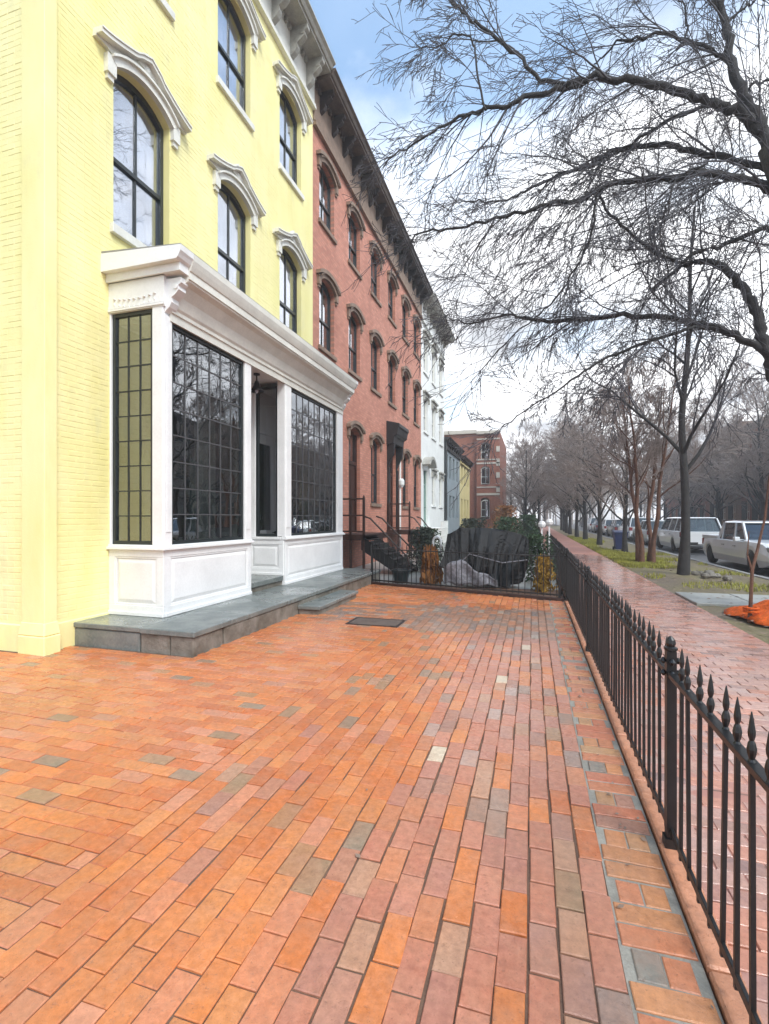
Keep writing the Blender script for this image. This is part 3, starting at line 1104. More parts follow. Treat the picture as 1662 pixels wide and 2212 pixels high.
end_items = brick_skin(FS, -7.6, FX - .27, 0.34, 12.3, [], L=.21)
near = sorted(end_items, key=lambda i: -px_size(i[0], SY, i[1]) * (1 if i[1] < 7.5 else .5))[:300]
nset = set(near)
bme = relief_brick('brick', .201, .0587, M['yellow'])
for (u, v, L, H) in near:
    o = bpy.data.objects.new('brick', bme); COL.objects.link(o)
    o.location = FS(u, v, R.uniform(-.002, .001)); o.rotation_euler = (0, R.gauss(0, .004), -PI / 2)
    o.scale = (1, L / .201, H / .0587)
    o.parent = wall
skin_mesh('brick_courses', FS, [i for i in end_items if i not in nset], M['yellow'], wall)
front_items = brick_skin(FF, H_Y0 + .11, H_Y1, 0.34, 11.55, ops + [shop_hole])
skin_mesh('brick_courses', FF, front_items, M['yellow'], wall)
# corner pilaster and plinths
b = MB()
b.box(FX - .24, FX + .10, SY - .05, SY + .10, .34, 11.6)
obj('pilaster', b, M['yellow'], yh, bevel=.006)
b = MB()
b.box(FX - .27, FX + .125, SY - .075, SY + .13, -.1, .20)
b.prism([(FX - .27, SY - .075, .20), (FX + .125, SY - .075, .20), (FX + .125, SY + .13, .20), (FX - .27, SY + .13, .20)],
        [(FX - .25, SY - .055, .35), (FX + .105, SY - .055, .35), (FX + .105, SY + .11, .35), (FX - .25, SY + .11, .35)])
b.box(-9, FX - .271, SY - .02, SY + .1, -.1, .30)
b.box(FX - .1, FX + .02, SY + .131, 4.95, -.1, .30)
obj('plinth', b, M['yellow'], yh, bevel=.012)
# windows
kit2 = window_kit('y2', WW, 2.03, .19, M['sash'], M['curtain'], M['glass'], n_arc=12)
kit3 = window_kit('y3', WW, 1.72, .19, M['sash'], M['curtain'], M['glass'], n_arc=12)
hoodY = hood_mesh('window_hood', WW, .19, M['cream'])
sill = MB(); sill.fbox(LF, -WW / 2 - .06, WW / 2 + .06, -.12, 0, -.2, .06)
sill = sill.mesh('window_sill', .006); sill.materials.append(M['cream'])
jamb = MB()
for s in (-1, 1):
    jamb.fbox(LF, *sorted((s * (WW / 2 - .001), s * (WW / 2 - .03))), 0, 1.9, -.2, -.10)
for u in win_u:
    for kit, s, sp in ((kit2, 5.3, 7.33), (kit3, 9.1, 10.82)):
        place_window(kit, yh, FF, u, s)
        put('window_hood', hoodY, None, yh, loc=FF(u, sp, 0))
        put('window_sill', sill, None, yh, loc=FF(u, s, 0))
brkY = bracket_mesh('bracket', .13, .62, .42, M['greytrim'])
cornice(yh, FX, H_Y0 - .3, H_Y1, 11.66, 12.6, .62, M['cream'], M['greytrim'], brkY, 9)

# ------------------------------------------------------------------ white shopfront bay
PX, PY0, PY1 = -4.36, 4.95, 10.87
sh = thing('shopfront_bay', 'white panelled shopfront bay with leaded windows and a deep cornice on the yellow house', 'shopfront', (PX, 8, SLABZ))
PF = Frame((PX, 0, 0), (0, 1, 0), (1, 0, 0))
PS = Frame((0, PY0, 0), (1, 0, 0), (0, -1, 0))
PE = Frame((0, PY1, 0), (1, 0, 0), (0, 1, 0))
ZB, ZS, ZH, ZT = SLABZ, 1.10, 3.97, 4.75
DR0, DR1 = 6.90, 8.02                       # the recessed entrance
PRN = Frame((0, DR0, 0), (1, 0, 0), (0, 1, 0))     # its near side, facing away
PRF = Frame((0, DR1, 0), (1, 0, 0), (0, -1, 0))    # its far side, facing us


def panel_dado(F, u0, u1, v0, v1, n=1, sink=.10):
    """bulkhead with sunk and fielded panels"""
    c = MB(); c.fbox(F, u0, u1, v0, v1, -sink, -.012)
    obj('bulkhead', c, M['white'], sh)
    f = MB()
    st = .10
    f.fbox(F, u0, u1, v0, v0 + .13, -.012, .012)
    f.fbox(F, u0, u1, v1 - .09, v1, -.012, .012)
    us = [u0 + (u1 - u0) * i / n for i in range(n + 1)]
    for i, u in enumerate(us):
        a = u if i == 0 else (u - st if i == n else u - st / 2)
        f.fbox(F, a, a + st, v0 + .13, v1 - .09, -.012, .012)
    f.fbox(F, u0, u1, v0, v0 + .05, .012, .028)
    obj('panel_frame', f, M['white'], sh, bevel=.005)
    for i in range(n):
        a, e = us[i] + (st if i == 0 else st / 2), us[i + 1] - (st if i == n - 1 else st / 2)
        p = MB()
        q = [(a + .02, v0 + .15), (e - .02, v0 + .15), (e - .02, v1 - .11), (a + .02, v1 - .11)]
        w = [(a + .075, v0 + .205), (e - .075, v0 + .205), (e - .075, v1 - .165), (a + .075, v1 - .165)]
        p.prism([F(x, y, -.012) for x, y in q], [F(x, y, .004) for x, y in w])
        mo = MB()
        for (x0, x1, y0, y1) in ((a, e, v0 + .13, v0 + .152), (a, e, v1 - .112, v1 - .09), (a, a + .022, v0 + .152, v1 - .112), (e - .022, e, v0 + .152, v1 - .112)):
            mo.fbox(F, x0, x1, y0, y1, -.011, .004)
        obj('panel', p, M['white'], sh)
        obj('panel_moulding', mo, M['white'], sh, bevel=.004)


def leaded(F, u0, u1, v0, v1, cols, rows, depth=-.05, bar=.014, bm_='lead'):
    """dark sash with a grid of small panes; each pane sits a hair out of true"""
    f = MB()
    e = .045
    f.fbox(F, u0, u1, v0, v0 + e, depth - .03, depth + .03); f.fbox(F, u0, u1, v1 - e, v1, depth - .03, depth + .03)
    f.fbox(F, u0, u0 + e, v0 + e, v1 - e, depth - .03, depth + .03); f.fbox(F, u1 - e, u1, v0 + e, v1 - e, depth - .03, depth + .03)
    s = obj('window_sash', f, M['sash'], sh)
    a, c, g, h = u0 + e, u1 - e, v0 + e, v1 - e
    bars = MB()
    cw, rh = (c - a) / cols, (h - g) / rows
    for k in range(1, cols):
        bars.fbox(F, a + cw * k - bar / 2, a + cw * k + bar / 2, g, h, depth - .012, depth + .012)
    for k in range(1, rows):
        bars.fbox(F, a, c, g + rh * k - bar / 2, g + rh * k + bar / 2, depth - .0135, depth + .0135)
    if cols * rows > 1:
        obj('glazing_bars', bars, M[bm_], s)
    p = MB()
    p.fbox(F, -cw / 2 + .004, cw / 2 - .004, -rh / 2 + .004, rh / 2 - .004, -.002, .002)
    me = p.mesh('pane')
    off = F(0, 0, 0)
    for v in me.vertices:
        v.co -= off
    me.materials.append(M['darkglass'])
    nd = F.N
    for i in range(cols):
        for j in range(rows):
            rz = R.gauss(0, .006)
            if abs(nd.x) > .5:
                rot = (0, R.gauss(0, .006), rz)
            else:
                rot = (R.gauss(0, .006), 0, rz)
            put('pane', me, None, s, loc=F(a + cw * (i + .5), g + rh * (j + .5), depth), rot=rot)
    return s


# posts and rails
def post(name, F, u0, u1, v0, v1, d0=-.14, d1=.012):
    p = MB(); p.fbox(F, u0, u1, v0, v1, d0, d1)
    return obj(name, p, M['white'], sh, bevel=.008)


for (u0, u1) in ((PY0 + .0, PY0 + .145), (6.72, DR0), (DR1, DR1 + .25), (10.52, PY1)):
    post('post', PF, u0, u1, ZS + .06, ZH + .06)
    fl = MB()
    fl.fbox(PF, u0 + .035, u1 - .035, ZS + .22, ZH - .1, .012, .022)
    obj('post_fillet', fl, M['white'], sh, bevel=.004)
for (u0, u1) in ((-5.2, -5.17 + .0), (-4.525, PX + .0)):
    post('post', PS, u0, u1 - .0005, ZS + .06, ZH + .3, -.10, .010)
post('post', PS, -5.30, -5.1995, ZB, ZH + .3, -.1, .012)
post('post', PE, -5.2, PX - .0, ZS + .06, ZH + .3, -.10, -.0)
panel_dado(PF, PY0 + .013, DR0 - .001, ZB, ZS, 1)
panel_dado(PF, DR1 + .001, PY1, ZB, ZS, 1)
panel_dado(PS, -5.2, PX + .0115, ZB, ZS, 1)
panel_dado(PRF, -5.15, PX - .015, ZB + .17, ZS, 1)
panel_dado(PRN, -5.15, PX - .015, ZB + .17, ZS, 1)
# sill belt
m = MB()
for F, u0, u1 in ((PF, PY0 - .055, DR0 + .02), (PF, DR1 - .02, PY1 + .05)):
    m.fbox(F, u0, u1, ZS, ZS + .035, -.06, .055)
    m.fbox(F, u0 + .02, u1 - .02, ZS + .036, ZS + .062, -.06, .03)
m.fbox(PS, -5.2, PX - .061, ZS + .0005, ZS + .0355, -.06, .055)
m.fbox(PS, -5.2, PX - .061, ZS + .0365, ZS + .0625, -.06, .03)
m.fbox(PRF, -5.15, PX - .065, ZS, ZS + .05, -.06, .03)
m.fbox(PRN, -5.15, PX - .065, ZS, ZS + .05, -.06, .03)
obj('sill_belt', m, M['white'], sh, bevel=.005)
# leaded lights
leaded(PF, PY0 + .145, 6.72, ZS + .062, ZH, 6, 8)
leaded(PF, DR1 + .25, 10.52, ZS + .062, ZH, 8, 8)
leaded(PS, -5.17, -4.525, ZS + .062, 4.12, 3, 9, bm_='sash')
leaded(PRF, -4.97, -4.50, ZS + .06, ZH - .02, 1, 1, bm_='sash')
leaded(PRN, -4.97, -4.50, ZS + .06, ZH - .02, 1, 1, bm_='sash')
post('post', PRF, -4.5, PX - .145, ZS + .05, ZH + .05, -.1, .006)
post('post', PRN, -4.5, PX - .145, ZS + .05, ZH + .05, -.1, .006)
post('post', PRF, -5.2, -4.97, ZS + .05, ZH + .05, -.1, .006)
post('post', PRN, -5.2, -4.97, ZS + .05, ZH + .05, -.1, .006)
# head, recess ceiling and bay floors
m = MB()
m.box(-5.2, PX - .011, PY0 + .16, PY1 - .02, ZH + .061, ZH + .16)
obj('bay_ceiling', m, M['white'], sh)
m = MB()
m.box(-5.5, PX - .03, PY0 + .12, DR0 - .13, ZS - .08, ZS - .001); m.box(-5.5, PX - .03, DR1 + .13, PY1 - .12, ZS - .08, ZS - .001)
obj('window_board', m, M['interior'], sh)
# side frieze with carved swag moulding
m = MB()
m.fbox(PS, -5.2, PX + .02, 4.12, 4.60, -.1, .015)
for k, (z, d) in enumerate(((4.135, .03), (4.17, .022), (4.50, .03), (4.56, .055))):
    m.fbox(PS, -5.2, PX + .02 + d - .015, z, z + .025, .014, d)
for k in range(9):
    u = -5.10 + k * .078
    z = 4.29 - .035 * math.sin(PI * (k + .5) / 9)
    m.lathe([(.004, -.012), (.022, 0), (.004, .012)], 6, (u, PY0 - .02, z))
    m.lathe([(.004, -.02), (.012, 0), (.004, .02)], 6, (u, PY0 - .018, z - .06 - .03 * math.sin(PI * (k + .5) / 9)))
obj('frieze', m, M['white'], sh)
# entablature along the front: architrave, deep cove, fascia and crown
prof = [(0.0, 3.97), (.028, 3.97), (.028, 4.07), (.05, 4.075), (.05, 4.12), (.075, 4.15), (.12, 4.28), (.21, 4.40), (.285, 4.435), (.285, 4.455), (.305, 4.46), (.305, 4.55), (.32, 4.56), (.345, 4.62), (.365, 4.68), (.37, 4.755), (-.9, 4.83), (-.9, 4.2), (0, 4.2)]
m = MB()
m.prism([(PX + a, PY0 + .10, z) for a, z in prof], [(PX + a, PY1 - .02, z) for a, z in prof])
ent = obj('cornice', m, M['cream'], sh)
# crown returned round the two ends
for y0, y1, ya, yb in ((PY0 - .135, PY0 + .099, PY0 - .06, PY0 + .099), (PY1 - .019, PY1 + .10, PY1 - .019, PY1 + .05)):
    m = MB()
    pr = [(-.85, 4.60), (.30, 4.60), (.325, 4.62), (.345, 4.66), (.365, 4.69), (.37, 4.757), (-.85, 4.832)]
    m.prism([(PX + a, y0, z) for a, z in pr], [(PX + a, y1, z) for a, z in pr])
    m.box(FX, PX + .29, ya, yb, 4.50, 4.61)
    obj('crown_return', m, M['white'], ent)
scroll = bracket_mesh('scroll_bracket', .13, .40, .24, M['white'])
for y in (PY0 + .085, PY1 - .095):
    put('scroll_bracket', scroll, None, ent, loc=(PX + .005, y, 4.455))
# roof flashing
m = MB(); m.prism([(FX, PY0 - .13, 4.84), (PX + .36, PY0 - .13, 4.765), (PX + .36, PY0 - .13, 4.77), (FX, PY0 - .13, 4.86)], [(FX, PY1 + .09, 4.84), (PX + .36, PY1 + .09, 4.765), (PX + .36, PY1 + .09, 4.77), (FX, PY1 + .09, 4.86)])
obj('roof_flashing', m, M['roofmetal'], sh)
# entrance: stone step, door and its surround
m = MB()
m.box(-5.3, -5.21, DR0 - .2, DR1 + .2, 3.2, 4.05)
m.box(-5.3, -5.21, DR0 - .2, DR0 + .09, ZB, 3.2); m.box(-5.3, -5.21, DR1 - .09, DR1 + .2, ZB, 3.2)
obj('door_surround', m, M['white'], sh, bevel=.006)
dF = Frame((-5.23, 0, 0), (0, 1, 0), (1, 0, 0))
m = MB()
m.fbox(dF, DR0 + .09, DR1 - .09, ZB + .17, 1.25, -.05, -.01)
m.fbox(dF, DR0 + .09, DR0 + .22, 1.25, 3.2, -.05, -.01); m.fbox(dF, DR1 - .22, DR1 - .09, 1.25, 3.2, -.05, -.01); m.fbox(dF, DR0 + .22, DR1 - .22, 3.0, 3.2, -.05, -.01)
dr = obj('door', m, M['white'], sh, bevel=.006)
m = MB(); m.fbox(dF, DR0 + .22, DR1 - .22, 1.25, 3.0, -.035, -.028)
obj('pane', m, M['darkglass'], dr)
m = MB(); m.lathe([(.012, 0), (.012, .05), (.028, .055), (.03, .085), (.012, .1)], 10, (-5.24, DR0 + .16, 1.2), 'X')
obj('door_handle', m, M['lamp'], dr)
m = MB(); m.box(-5.21, PX - .02, DR0 + .002, DR1 - .002, ZB + .08, ZB + .17)
tag(obj('door_step', m, M['bluestone'], bevel=.01), 'bluestone step in the recessed shop entrance', 'step')
m = MB(); m.box(-5.2, PX - .05, DR0 + .002, DR1 - .002, ZB, ZB + .079)
tag(obj('step_riser', m, M['riser']), 'rough stone riser under the shop entrance step', 'step')
# dim rooms behind the glass
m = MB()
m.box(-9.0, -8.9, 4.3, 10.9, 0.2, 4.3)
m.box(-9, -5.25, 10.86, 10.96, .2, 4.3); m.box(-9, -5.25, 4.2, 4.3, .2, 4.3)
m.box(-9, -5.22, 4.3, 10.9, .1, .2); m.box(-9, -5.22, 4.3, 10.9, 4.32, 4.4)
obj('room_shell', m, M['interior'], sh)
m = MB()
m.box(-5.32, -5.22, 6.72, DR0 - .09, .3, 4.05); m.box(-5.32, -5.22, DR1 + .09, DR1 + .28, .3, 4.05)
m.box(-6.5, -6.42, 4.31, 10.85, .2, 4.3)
obj('inner_partition', m, M['olive'], sh)  # the side window's olive reflection is put into this wall colour
m = MB()
for (x, y) in ((-4.9, 6.15), (-4.95, 9.0), (-4.9, 5.25)):
    m.lathe([(.075, ZS + .001), (.075, ZS + .06), (.05, ZS + .08), (.045, 2.2), (.06, 2.26), (.02, 2.4)], 12, (x, y, 0))
obj('pale_green_post', m, M['palegreen'], sh)  # slim pale green posts standing behind the panes
m = MB()
for (x, y, s) in ((-4.62, 5.35, 1), (-4.66, 5.62, .7), (-4.7, 6.4, .9), (-4.6, 9.4, 1.2), (-4.62, 9.75, .8), (-4.62, 8.6, .8), (-4.7, 5.9, .6)):
    m.lathe([(.05 * s, ZS + .001), (.09 * s, ZS + .05 * s), (.07 * s, ZS + .11 * s), (.03 * s, ZS + .14 * s), (.045 * s, ZS + .19 * s)], 10, (x, y, 0))
obj('display_jar', m, M['white'], sh)
# hanging lamp in the recess
lp = thing('hanging_lamp', 'small dark bell-shaped lamp hanging in the shop entrance recess', 'lamp', (-4.62, 7.5, 3.8))
m = MB(); m.lathe([(.055, .232), (.055, .205), (.012, .20), (.012, .10), (.03, .09)], 12, (-4.62, 7.5, 3.80)); obj('lamp_stem', m, M['lamp'], lp)
m = MB(); m.lathe([(.03, .10), (.045, .06), (.075, -.02), (.13, -.08), (.125, -.085), (.05, -.03)], 16, (-4.62, 7.5, 3.80)); obj('lamp_shade', m, M['lamp'], lp, smooth=True)
m = MB(); m.lathe([(.004, -.12), (.025, -.09), (.03, -.06), (.012, -.02)], 10, (-4.62, 7.5, 3.80)); obj('bulb', m, M['curtain'], lp)

cp = thing('cover_plate', 'dark flat cover plate let into the bricks in front of the bluestone step', 'cover plate', (-2.15, 6.65, 0))
m = MB(); m.box(-2.5, -1.8, 6.45, 6.86, -.02, .006); obj('plate', m, M['cornicebrown'], cp, bevel=.003)
m = MB(); m.box(-2.53, -2.501, 6.42, 6.89, -.02, .008); m.box(-1.799, -1.77, 6.42, 6.89, -.02, .008); m.box(-2.5, -1.8, 6.42, 6.449, -.02, .008); m.box(-2.5, -1.8, 6.861, 6.89, -.02, .008)
obj('rim', m, M['iron'], cp)
# ------------------------------------------------------------------ bluestone platform before the shop
pl = thing('bluestone_platform', 'long wet bluestone platform with a low side step under the shopfront', 'platform', (-4.3, 7, 0))
ys = [SLABY0, 5.42, 6.62, 7.9, 9.2, 10.3, SLABY1]
for i in range(6):
    m = MB()
    m.box(-4.20 if i == 0 else PX - .05, SLABX, ys[i] + .003, ys[i + 1] - .003, SLABZ - .065, SLABZ + R.uniform(-.003, .003))
    obj('slab', m, M['bluestone'], pl, bevel=.009)
m = MB(); m.box(-5.27, -4.206, SLABY0 + .02, 5.1, SLABZ - .06, SLABZ - .002); obj('slab', m, M['bluestone'], pl, bevel=.009)
m = MB(); m.box(-4.19, PX - .055, 5.0, 5.42, SLABZ - .06, SLABZ - .004); obj('slab', m, M['bluestone'], pl)
# riser stones, front and end
y = SLABY0 + .03
while y < SLABY1 - .05:
    L = R.uniform(.34, .75)
    m = MB(); m.box(SLABX - .3, SLABX - .025 + R.uniform(-.012, .012), y, min(y + L - .012, SLABY1 - .03), -.1, SLABZ - .066)
    obj('riser_stone', m, M['riser'], pl, bevel=.014); y += L
for (x0, x1, mm) in ((-5.26, -4.235, 'bluestone'), (-4.215, SLABX - .34, 'riser'), (SLABX - .33, SLABX - .03, 'riser')):
    m = MB(); m.box(x0, x1, SLABY0 + .026 + R.uniform(0, .012), SLABY0 + .3, -.1, SLABZ - .067)
    obj('riser_stone', m, M[mm], pl, bevel=.012)
m = MB(); m.box(-5.2, SLABX - .31, SLABY0 + .31, SLABY1 - .05, -.1, SLABZ - .07); obj('core', m, M['riser'], pl)
st = thing('bluestone_step', 'lower bluestone step set against the platform front by the shop entrance', 'step', (-3.3, 7.7, 0))
for y0, y1 in ((6.86, 7.72), (7.73, 8.62)):
    m = MB(); m.box(SLABX - .02, -3.13, y0, y1, .075, .135); obj('slab', m, M['bluestone'], st, bevel=.009)
m = MB(); m.box(SLABX - .02, -3.16, 6.89, 8.59, -.1, .074); obj('riser_stone', m, M['riser'], st, bevel=.012)

# ------------------------------------------------------------------ the row beyond the yellow house
RX = -5.21
RF = Frame((RX, 0, 0), (0, 1, 0), (1, 0, 0))
kitB3 = window_kit('b3', .98, 1.45, .17, M['sash'], M['blind'], M['glass'], n_arc=6)
kitB2 = window_kit('b2', .98, 1.68, .17, M['sash'], M['blind'], M['glass'], n_arc=6)
kitB1 = window_kit('b1', .98, 2.1, .17, M['sash'], M['blind'], M['glass'], n_arc=6)
hoodB = hood_mesh('window_hood', .98, .17, M['brownstone'], False)
silB = MB(); silB.fbox(LF, -.57, .57, -.11, 0, -.2, .06); silB = silB.mesh('window_sill', .006); silB.materials.append(M['brownstone'])


def row_house(label, y0, y1, wm, us, rows, zf, zt, out, trim, door_u=None, hood=hoodB, sill_m=silB, brk=None, zdoor=1.05, xr=RX, end_wall=False, nbr=8, group='houses of the terrace beyond the yellow house'):
    h = thing('row_house', label, 'house', (xr, (y0 + y1) / 2, 0), group=group)
    F = Frame((xr, 0, 0), (0, 1, 0), (1, 0, 0))
    ops = []
    for u in us:
        for (kit, w, s, sp, rise) in rows:
            if door_u == u and s < 3:
                ops.append((u - w / 2, u + w / 2, zdoor, sp, rise))
            else:
                ops.append((u - w / 2, u + w / 2, s, sp, rise))
    b = MB()
    wall_openings(b, F, y0, y1, -.2, zt, ops, .22, 6)
    b.face([(xr, y0, -.2), (xr - 9, y0, -.2), (xr - 9, y0, zt), (xr, y0, zt)])
    b.face([(xr, y1, -.2), (xr - 9, y1, -.2), (xr - 9, y1, zt), (xr, y1, zt)])
    b.face([(xr, y0, zt), (xr, y1, zt), (xr - 9, y1, zt), (xr - 9, y0, zt)])
    obj('wall', b, wm, h)
    for u in us:
        for (kit, w, s, sp, rise) in rows:
            if door_u == u and s < 3:
                continue
            place_window(kit, h, F, u, s)
            if hood: put('window_hood', hood, None, h, loc=F(u, sp, 0))
            if sill_m: put('window_sill', sill_m, None, h, loc=F(u, s, 0))
    if trim:
        cornice(h, xr, y0, y1, zf, zt, out, trim[0], trim[1], brk, nbr)
    return h


def front_door(h, F, u, w, z0, sp, rise, m):
    d = MB()
    d.fbox(F, u - w / 2, u - w / 2 + .08, z0, sp, -.2, -.1); d.fbox(F, u + w / 2 - .08, u + w / 2, z0, sp, -.2, -.1)
    d.fbox(F, u - w / 2 + .08, u + w / 2 - .08, z0 + 2.1, z0 + 2.2, -.2, -.1)
    obj('door_frame', d, m, h)
    d = MB()
    d.fbox(F, u - w / 2 + .08, u + w / 2 - .08, z0, z0 + 2.1, -.18, -.14)
    for (a, b, c, e) in ((-.3, -.03, .15, .85), (.03, .3, .15, .85), (-.3, -.03, 1.0, 1.95), (.03, .3, 1.0, 1.95)):
        d.fbox(F, u + a, u + b, z0 + c, z0 + e, -.139, -.125)
    dd = obj('door', d, m, h, bevel=.004)
    k = MB(); k.lathe([(.012, 0), (.012, .04), (.03, .05), (.03, .07)], 8, F(u + .3, z0 + 1.0, -.14), 'X'); obj('door_handle', k, M['lamp'], dd)
    g = MB(); g.fbox(F, u - w / 2 + .08, u + w / 2 - .08, z0 + 2.2, sp + rise * .6, -.17, -.16); obj('transom_pane', g, M['darkglass'], h)
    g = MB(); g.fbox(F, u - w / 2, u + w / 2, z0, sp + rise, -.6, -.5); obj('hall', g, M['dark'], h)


brkA = bracket_mesh('bracket', .12, .50, .36, M['darkcornice'])
brkB = bracket_mesh('bracket', .12, .50, .36, M['blackcornice'])
rowsB = [(kitB1, .98, 2.0, 4.1, .17), (kitB2, .98, 5.92, 7.6, .17), (kitB3, .98, 9.15, 10.6, .17)]
hA = row_house('pink painted brick house joined to the yellow corner house, dark brown bracketed cornice', 11.005, 17.15, M['pinkbrick'], [11.9, 13.98, 16.07], rowsB, 11.32, 12.5, .62, (M['brownstone'], M['cornicebrown']), 13.98, brk=brkA)
front_door(hA, RF, 13.98, .98, 1.05, 4.1, .17, M['door'])
put('window_hood', hoodB, None, hA, loc=RF(13.98, 4.1, 0))
hB = row_house('second pink painted brick house with darker cornice and heavy dark door hood', 17.155, 23.3, M['pinkbrick'], [18.12, 20.2, 22.25], rowsB, 11.32, 12.5, .62, (M['brownstone'], M['darkcornice']), 18.12, brk=brkB)
front_door(hB, RF, 18.12, .98, 1.05, 4.1, .17, M['door'])
m = MB()
pr = [(0, 4.25), (.28, 4.3), (.30, 4.55), (.42, 4.62), (.46, 4.85), (.50, 4.9), (.50, 5.02), (0, 5.14)]
m.prism([(RX + a, 17.38, z) for a, z in pr], [(RX + a, 18.86, z) for a, z in pr])
for y in (17.45, 18.67):
    m.prism([(RX, y, 4.3), (RX + .30, y, 4.3), (RX + .26, y, 3.9), (RX + .1, y, 3.6), (RX, y, 3.3)], [(RX, y + .14, 4.3), (RX + .30, y + .14, 4.3), (RX + .26, y + .14, 3.9), (RX + .1, y + .14, 3.6), (RX, y + .14, 3.3)])
    m.box(RX, RX + .09, y + .02, y + .16, .95, 3.4)
obj('door_hood', m, M['blackcornice'], hB, bevel=.01)
# a downpipe and a round boss on house B
m = MB(); m.tube([(RX + .07, 19.1, .3), (RX + .07, 19.1, 4.0)], .04, 8)
obj('downpipe', m, M['whitewall'], hB)
m = MB(); m.lathe([(.07, 2.75), (.13, 2.85), (.13, 3.02), (.07, 3.1)], 10, (RX + .12, 19.1, 0)); obj('wall_lantern', m, M['whitewall'], hB)

# white house
kitW = window_kit('w', 1.0, 1.75, .0, M['cream'], M['curtain'], M['glass'], n_arc=4)
silW = MB(); silW.fbox(LF, -.6, .6, -.1, 0, -.2, .07); silW = silW.mesh('window_sill'); silW.materials.append(M['whitewall'])
lint = MB(); lint.fbox(LF, -.62, .62, .0, .16, -.02, .07); lint.fbox(LF, -.68, .68, .16, .24, -.02, .16)
for s in (-1, 1):
    lint.fbox(LF, *sorted((s * .52, s * .64)), -.22, 0, -.02, .10)
lint = lint.mesh('window_hood'); lint.materials.append(M['greytrim'])
brkW = bracket_mesh('bracket', .12, .42, .42, M['greytrim'])
rowsW = [(kitW, 1.0, 2.2, 3.95, 0), (kitW, 1.0, 5.9, 7.65, 0), (kitW, 1.0, 8.9, 10.65, 0)]
hW = row_house('tall white painted house with grey projecting cornice beyond the pink brick pair', 23.305, 29.8, M['whitewall'], [24.4, 26.5, 28.7], rowsW, 11.3, 12.45, .72, (M['whitewall'], M['greytrim']), 24.4, hood=lint, sill_m=silW, brk=brkW)
WF = RF
front_door(hW, WF, 24.4, 1.0, 1.05, 3.95, 0, M['palegreen'])
m = MB()
m.strip(LF, [(u, v) for u, v in arc_pts(-.75, .75, 0, .38, 10)], [(u, v) for u, v in arc_pts(-.9, .9, .06, .46, 10)], -.02, .42)
me = m.mesh('door_hood'); put('door_hood', me, M['greytrim'], hW, loc=WF(24.4, 4.1, 0))
# latticed porch front
m = MB()
for k in range(14):
    m.box(RX + .95, RX + .975, 23.5 + k * .15, 23.53 + k * .15, .25, 1.35)
for z in (.25, .6, .98, 1.33):
    m.box(RX + .942, RX + .972, 23.45, 25.6, z, z + .03)
m.box(RX, RX + .94, 23.45, 25.6, .9, 1.0)
obj('porch_lattice', m, M['whitewall'], hW)

# blue-grey, butter and far brick
kitS = window_kit('s', .85, 1.5, 0, M['sash'], M['dark'], M['glass'], n_arc=4)
rowsS = [(kitS, .85, 1.5, 3.0, 0), (kitS, .85, 4.1, 5.6, 0)]
hC = row_house('low blue-grey painted house with dark corner pipe beyond the white house', 29.81, 36.6, M['bluewall'], [30.9, 32.3, 33.7, 35.4], rowsS, 5.9, 6.5, .4, (M['blackcornice'], M['blackcornice']), None, hood=None, sill_m=None, brk=bracket_mesh('bracket', .1, .25, .2, M['blackcornice']))
m = MB(); m.box(RX + .002, RX + .14, 29.83, 30.12, -.1, 6.4); obj('downpipe', m, M['sash'], hC)
hD = row_house('low pale yellow house between the blue-grey house and the big red brick block', 36.61, 42.7, M['butter'], [37.8, 39.6, 41.4], rowsS, 5.7, 6.2, .4, (M['butter'], M['darkcornice']), None, hood=None, sill_m=None, brk=bracket_mesh('bracket', .1, .25, .2, M['darkcornice']))

# big brick block: end wall to the street, with a projecting bay
bb = thing('brick_block', 'tall flat-topped red brick building ending the terrace, with stone bands and a projecting bay', 'building', (-6, 46, 0))
EF = Frame((0, 46, 0), (1, 0, 0), (0, -1, 0))
b = MB()
wall_openings(b, EF, -14, -4.95, -.2, 9.7, [], .2)
b.face([(-14, 46, 9.7), (-4.95, 46, 9.7), (-4.95, 60, 9.7), (-14, 60, 9.7)])
b.face([(-4.95, 46, -.2), (-4.95, 60, -.2), (-4.95, 60, 9.7), (-4.95, 46, 9.7)])
obj('wall', b, M['redbrickx'], bb)
BF = Frame((0, 45.7, 0), (1, 0, 0), (0, -1, 0))
ops = [(-4.55, -3.75, 1.4, 3.2, .2), (-4.55, -3.75, 4.6, 6.1, .2), (-4.55, -3.75, 7.0, 8.3, .2)]
b = MB()
wall_openings(b, BF, -4.94, -2.85, -.2, 9.55, ops, .2, 6)
b.face([(-2.85, 45.7, -.2), (-2.85, 58, -.2), (-2.85, 58, 9.55), (-2.85, 45.7, 9.55)])
b.face([(-4.94, 45.7, -.2), (-4.94, 46, -.2), (-4.94, 46, 9.55), (-4.94, 45.7, 9.55)])
b.face([(-4.94, 45.7, 9.55), (-2.85, 45.7, 9.55), (-2.85, 58, 9.55), (-4.94, 58, 9.55)])
obj('bay_wall', b, M['redbrickx'], bb)
m = MB()
for (x0, x1, z, h, d) in ((-14, -4.95, 9.4, .35, .2),):
    m.fbox(EF, x0, x1, z, z + h, -.05, d)
for z, h, d in ((9.25, .3, .25), (8.75, .12, .05), (6.5, .14, .05), (6.85, .1, .05), (3.6, .2, .06), (4.3, .1, .05), (.3, .3, .08)):
    m.fbox(BF, -4.93, -2.84, z, z + h, -.02, d)
for z in (0.8, 2.0, 3.9, 5.2, 6.3, 7.6):
    m.fbox(BF, -3.15, -2.83, z, z + .5, -.02, .05)
obj('stone_band', m, M['palewall'], bb, kind='stuff')
kitX = window_kit('x', .8, 1.4, .2, M['cream'], M['dark'], M['glass'], n_arc=5)
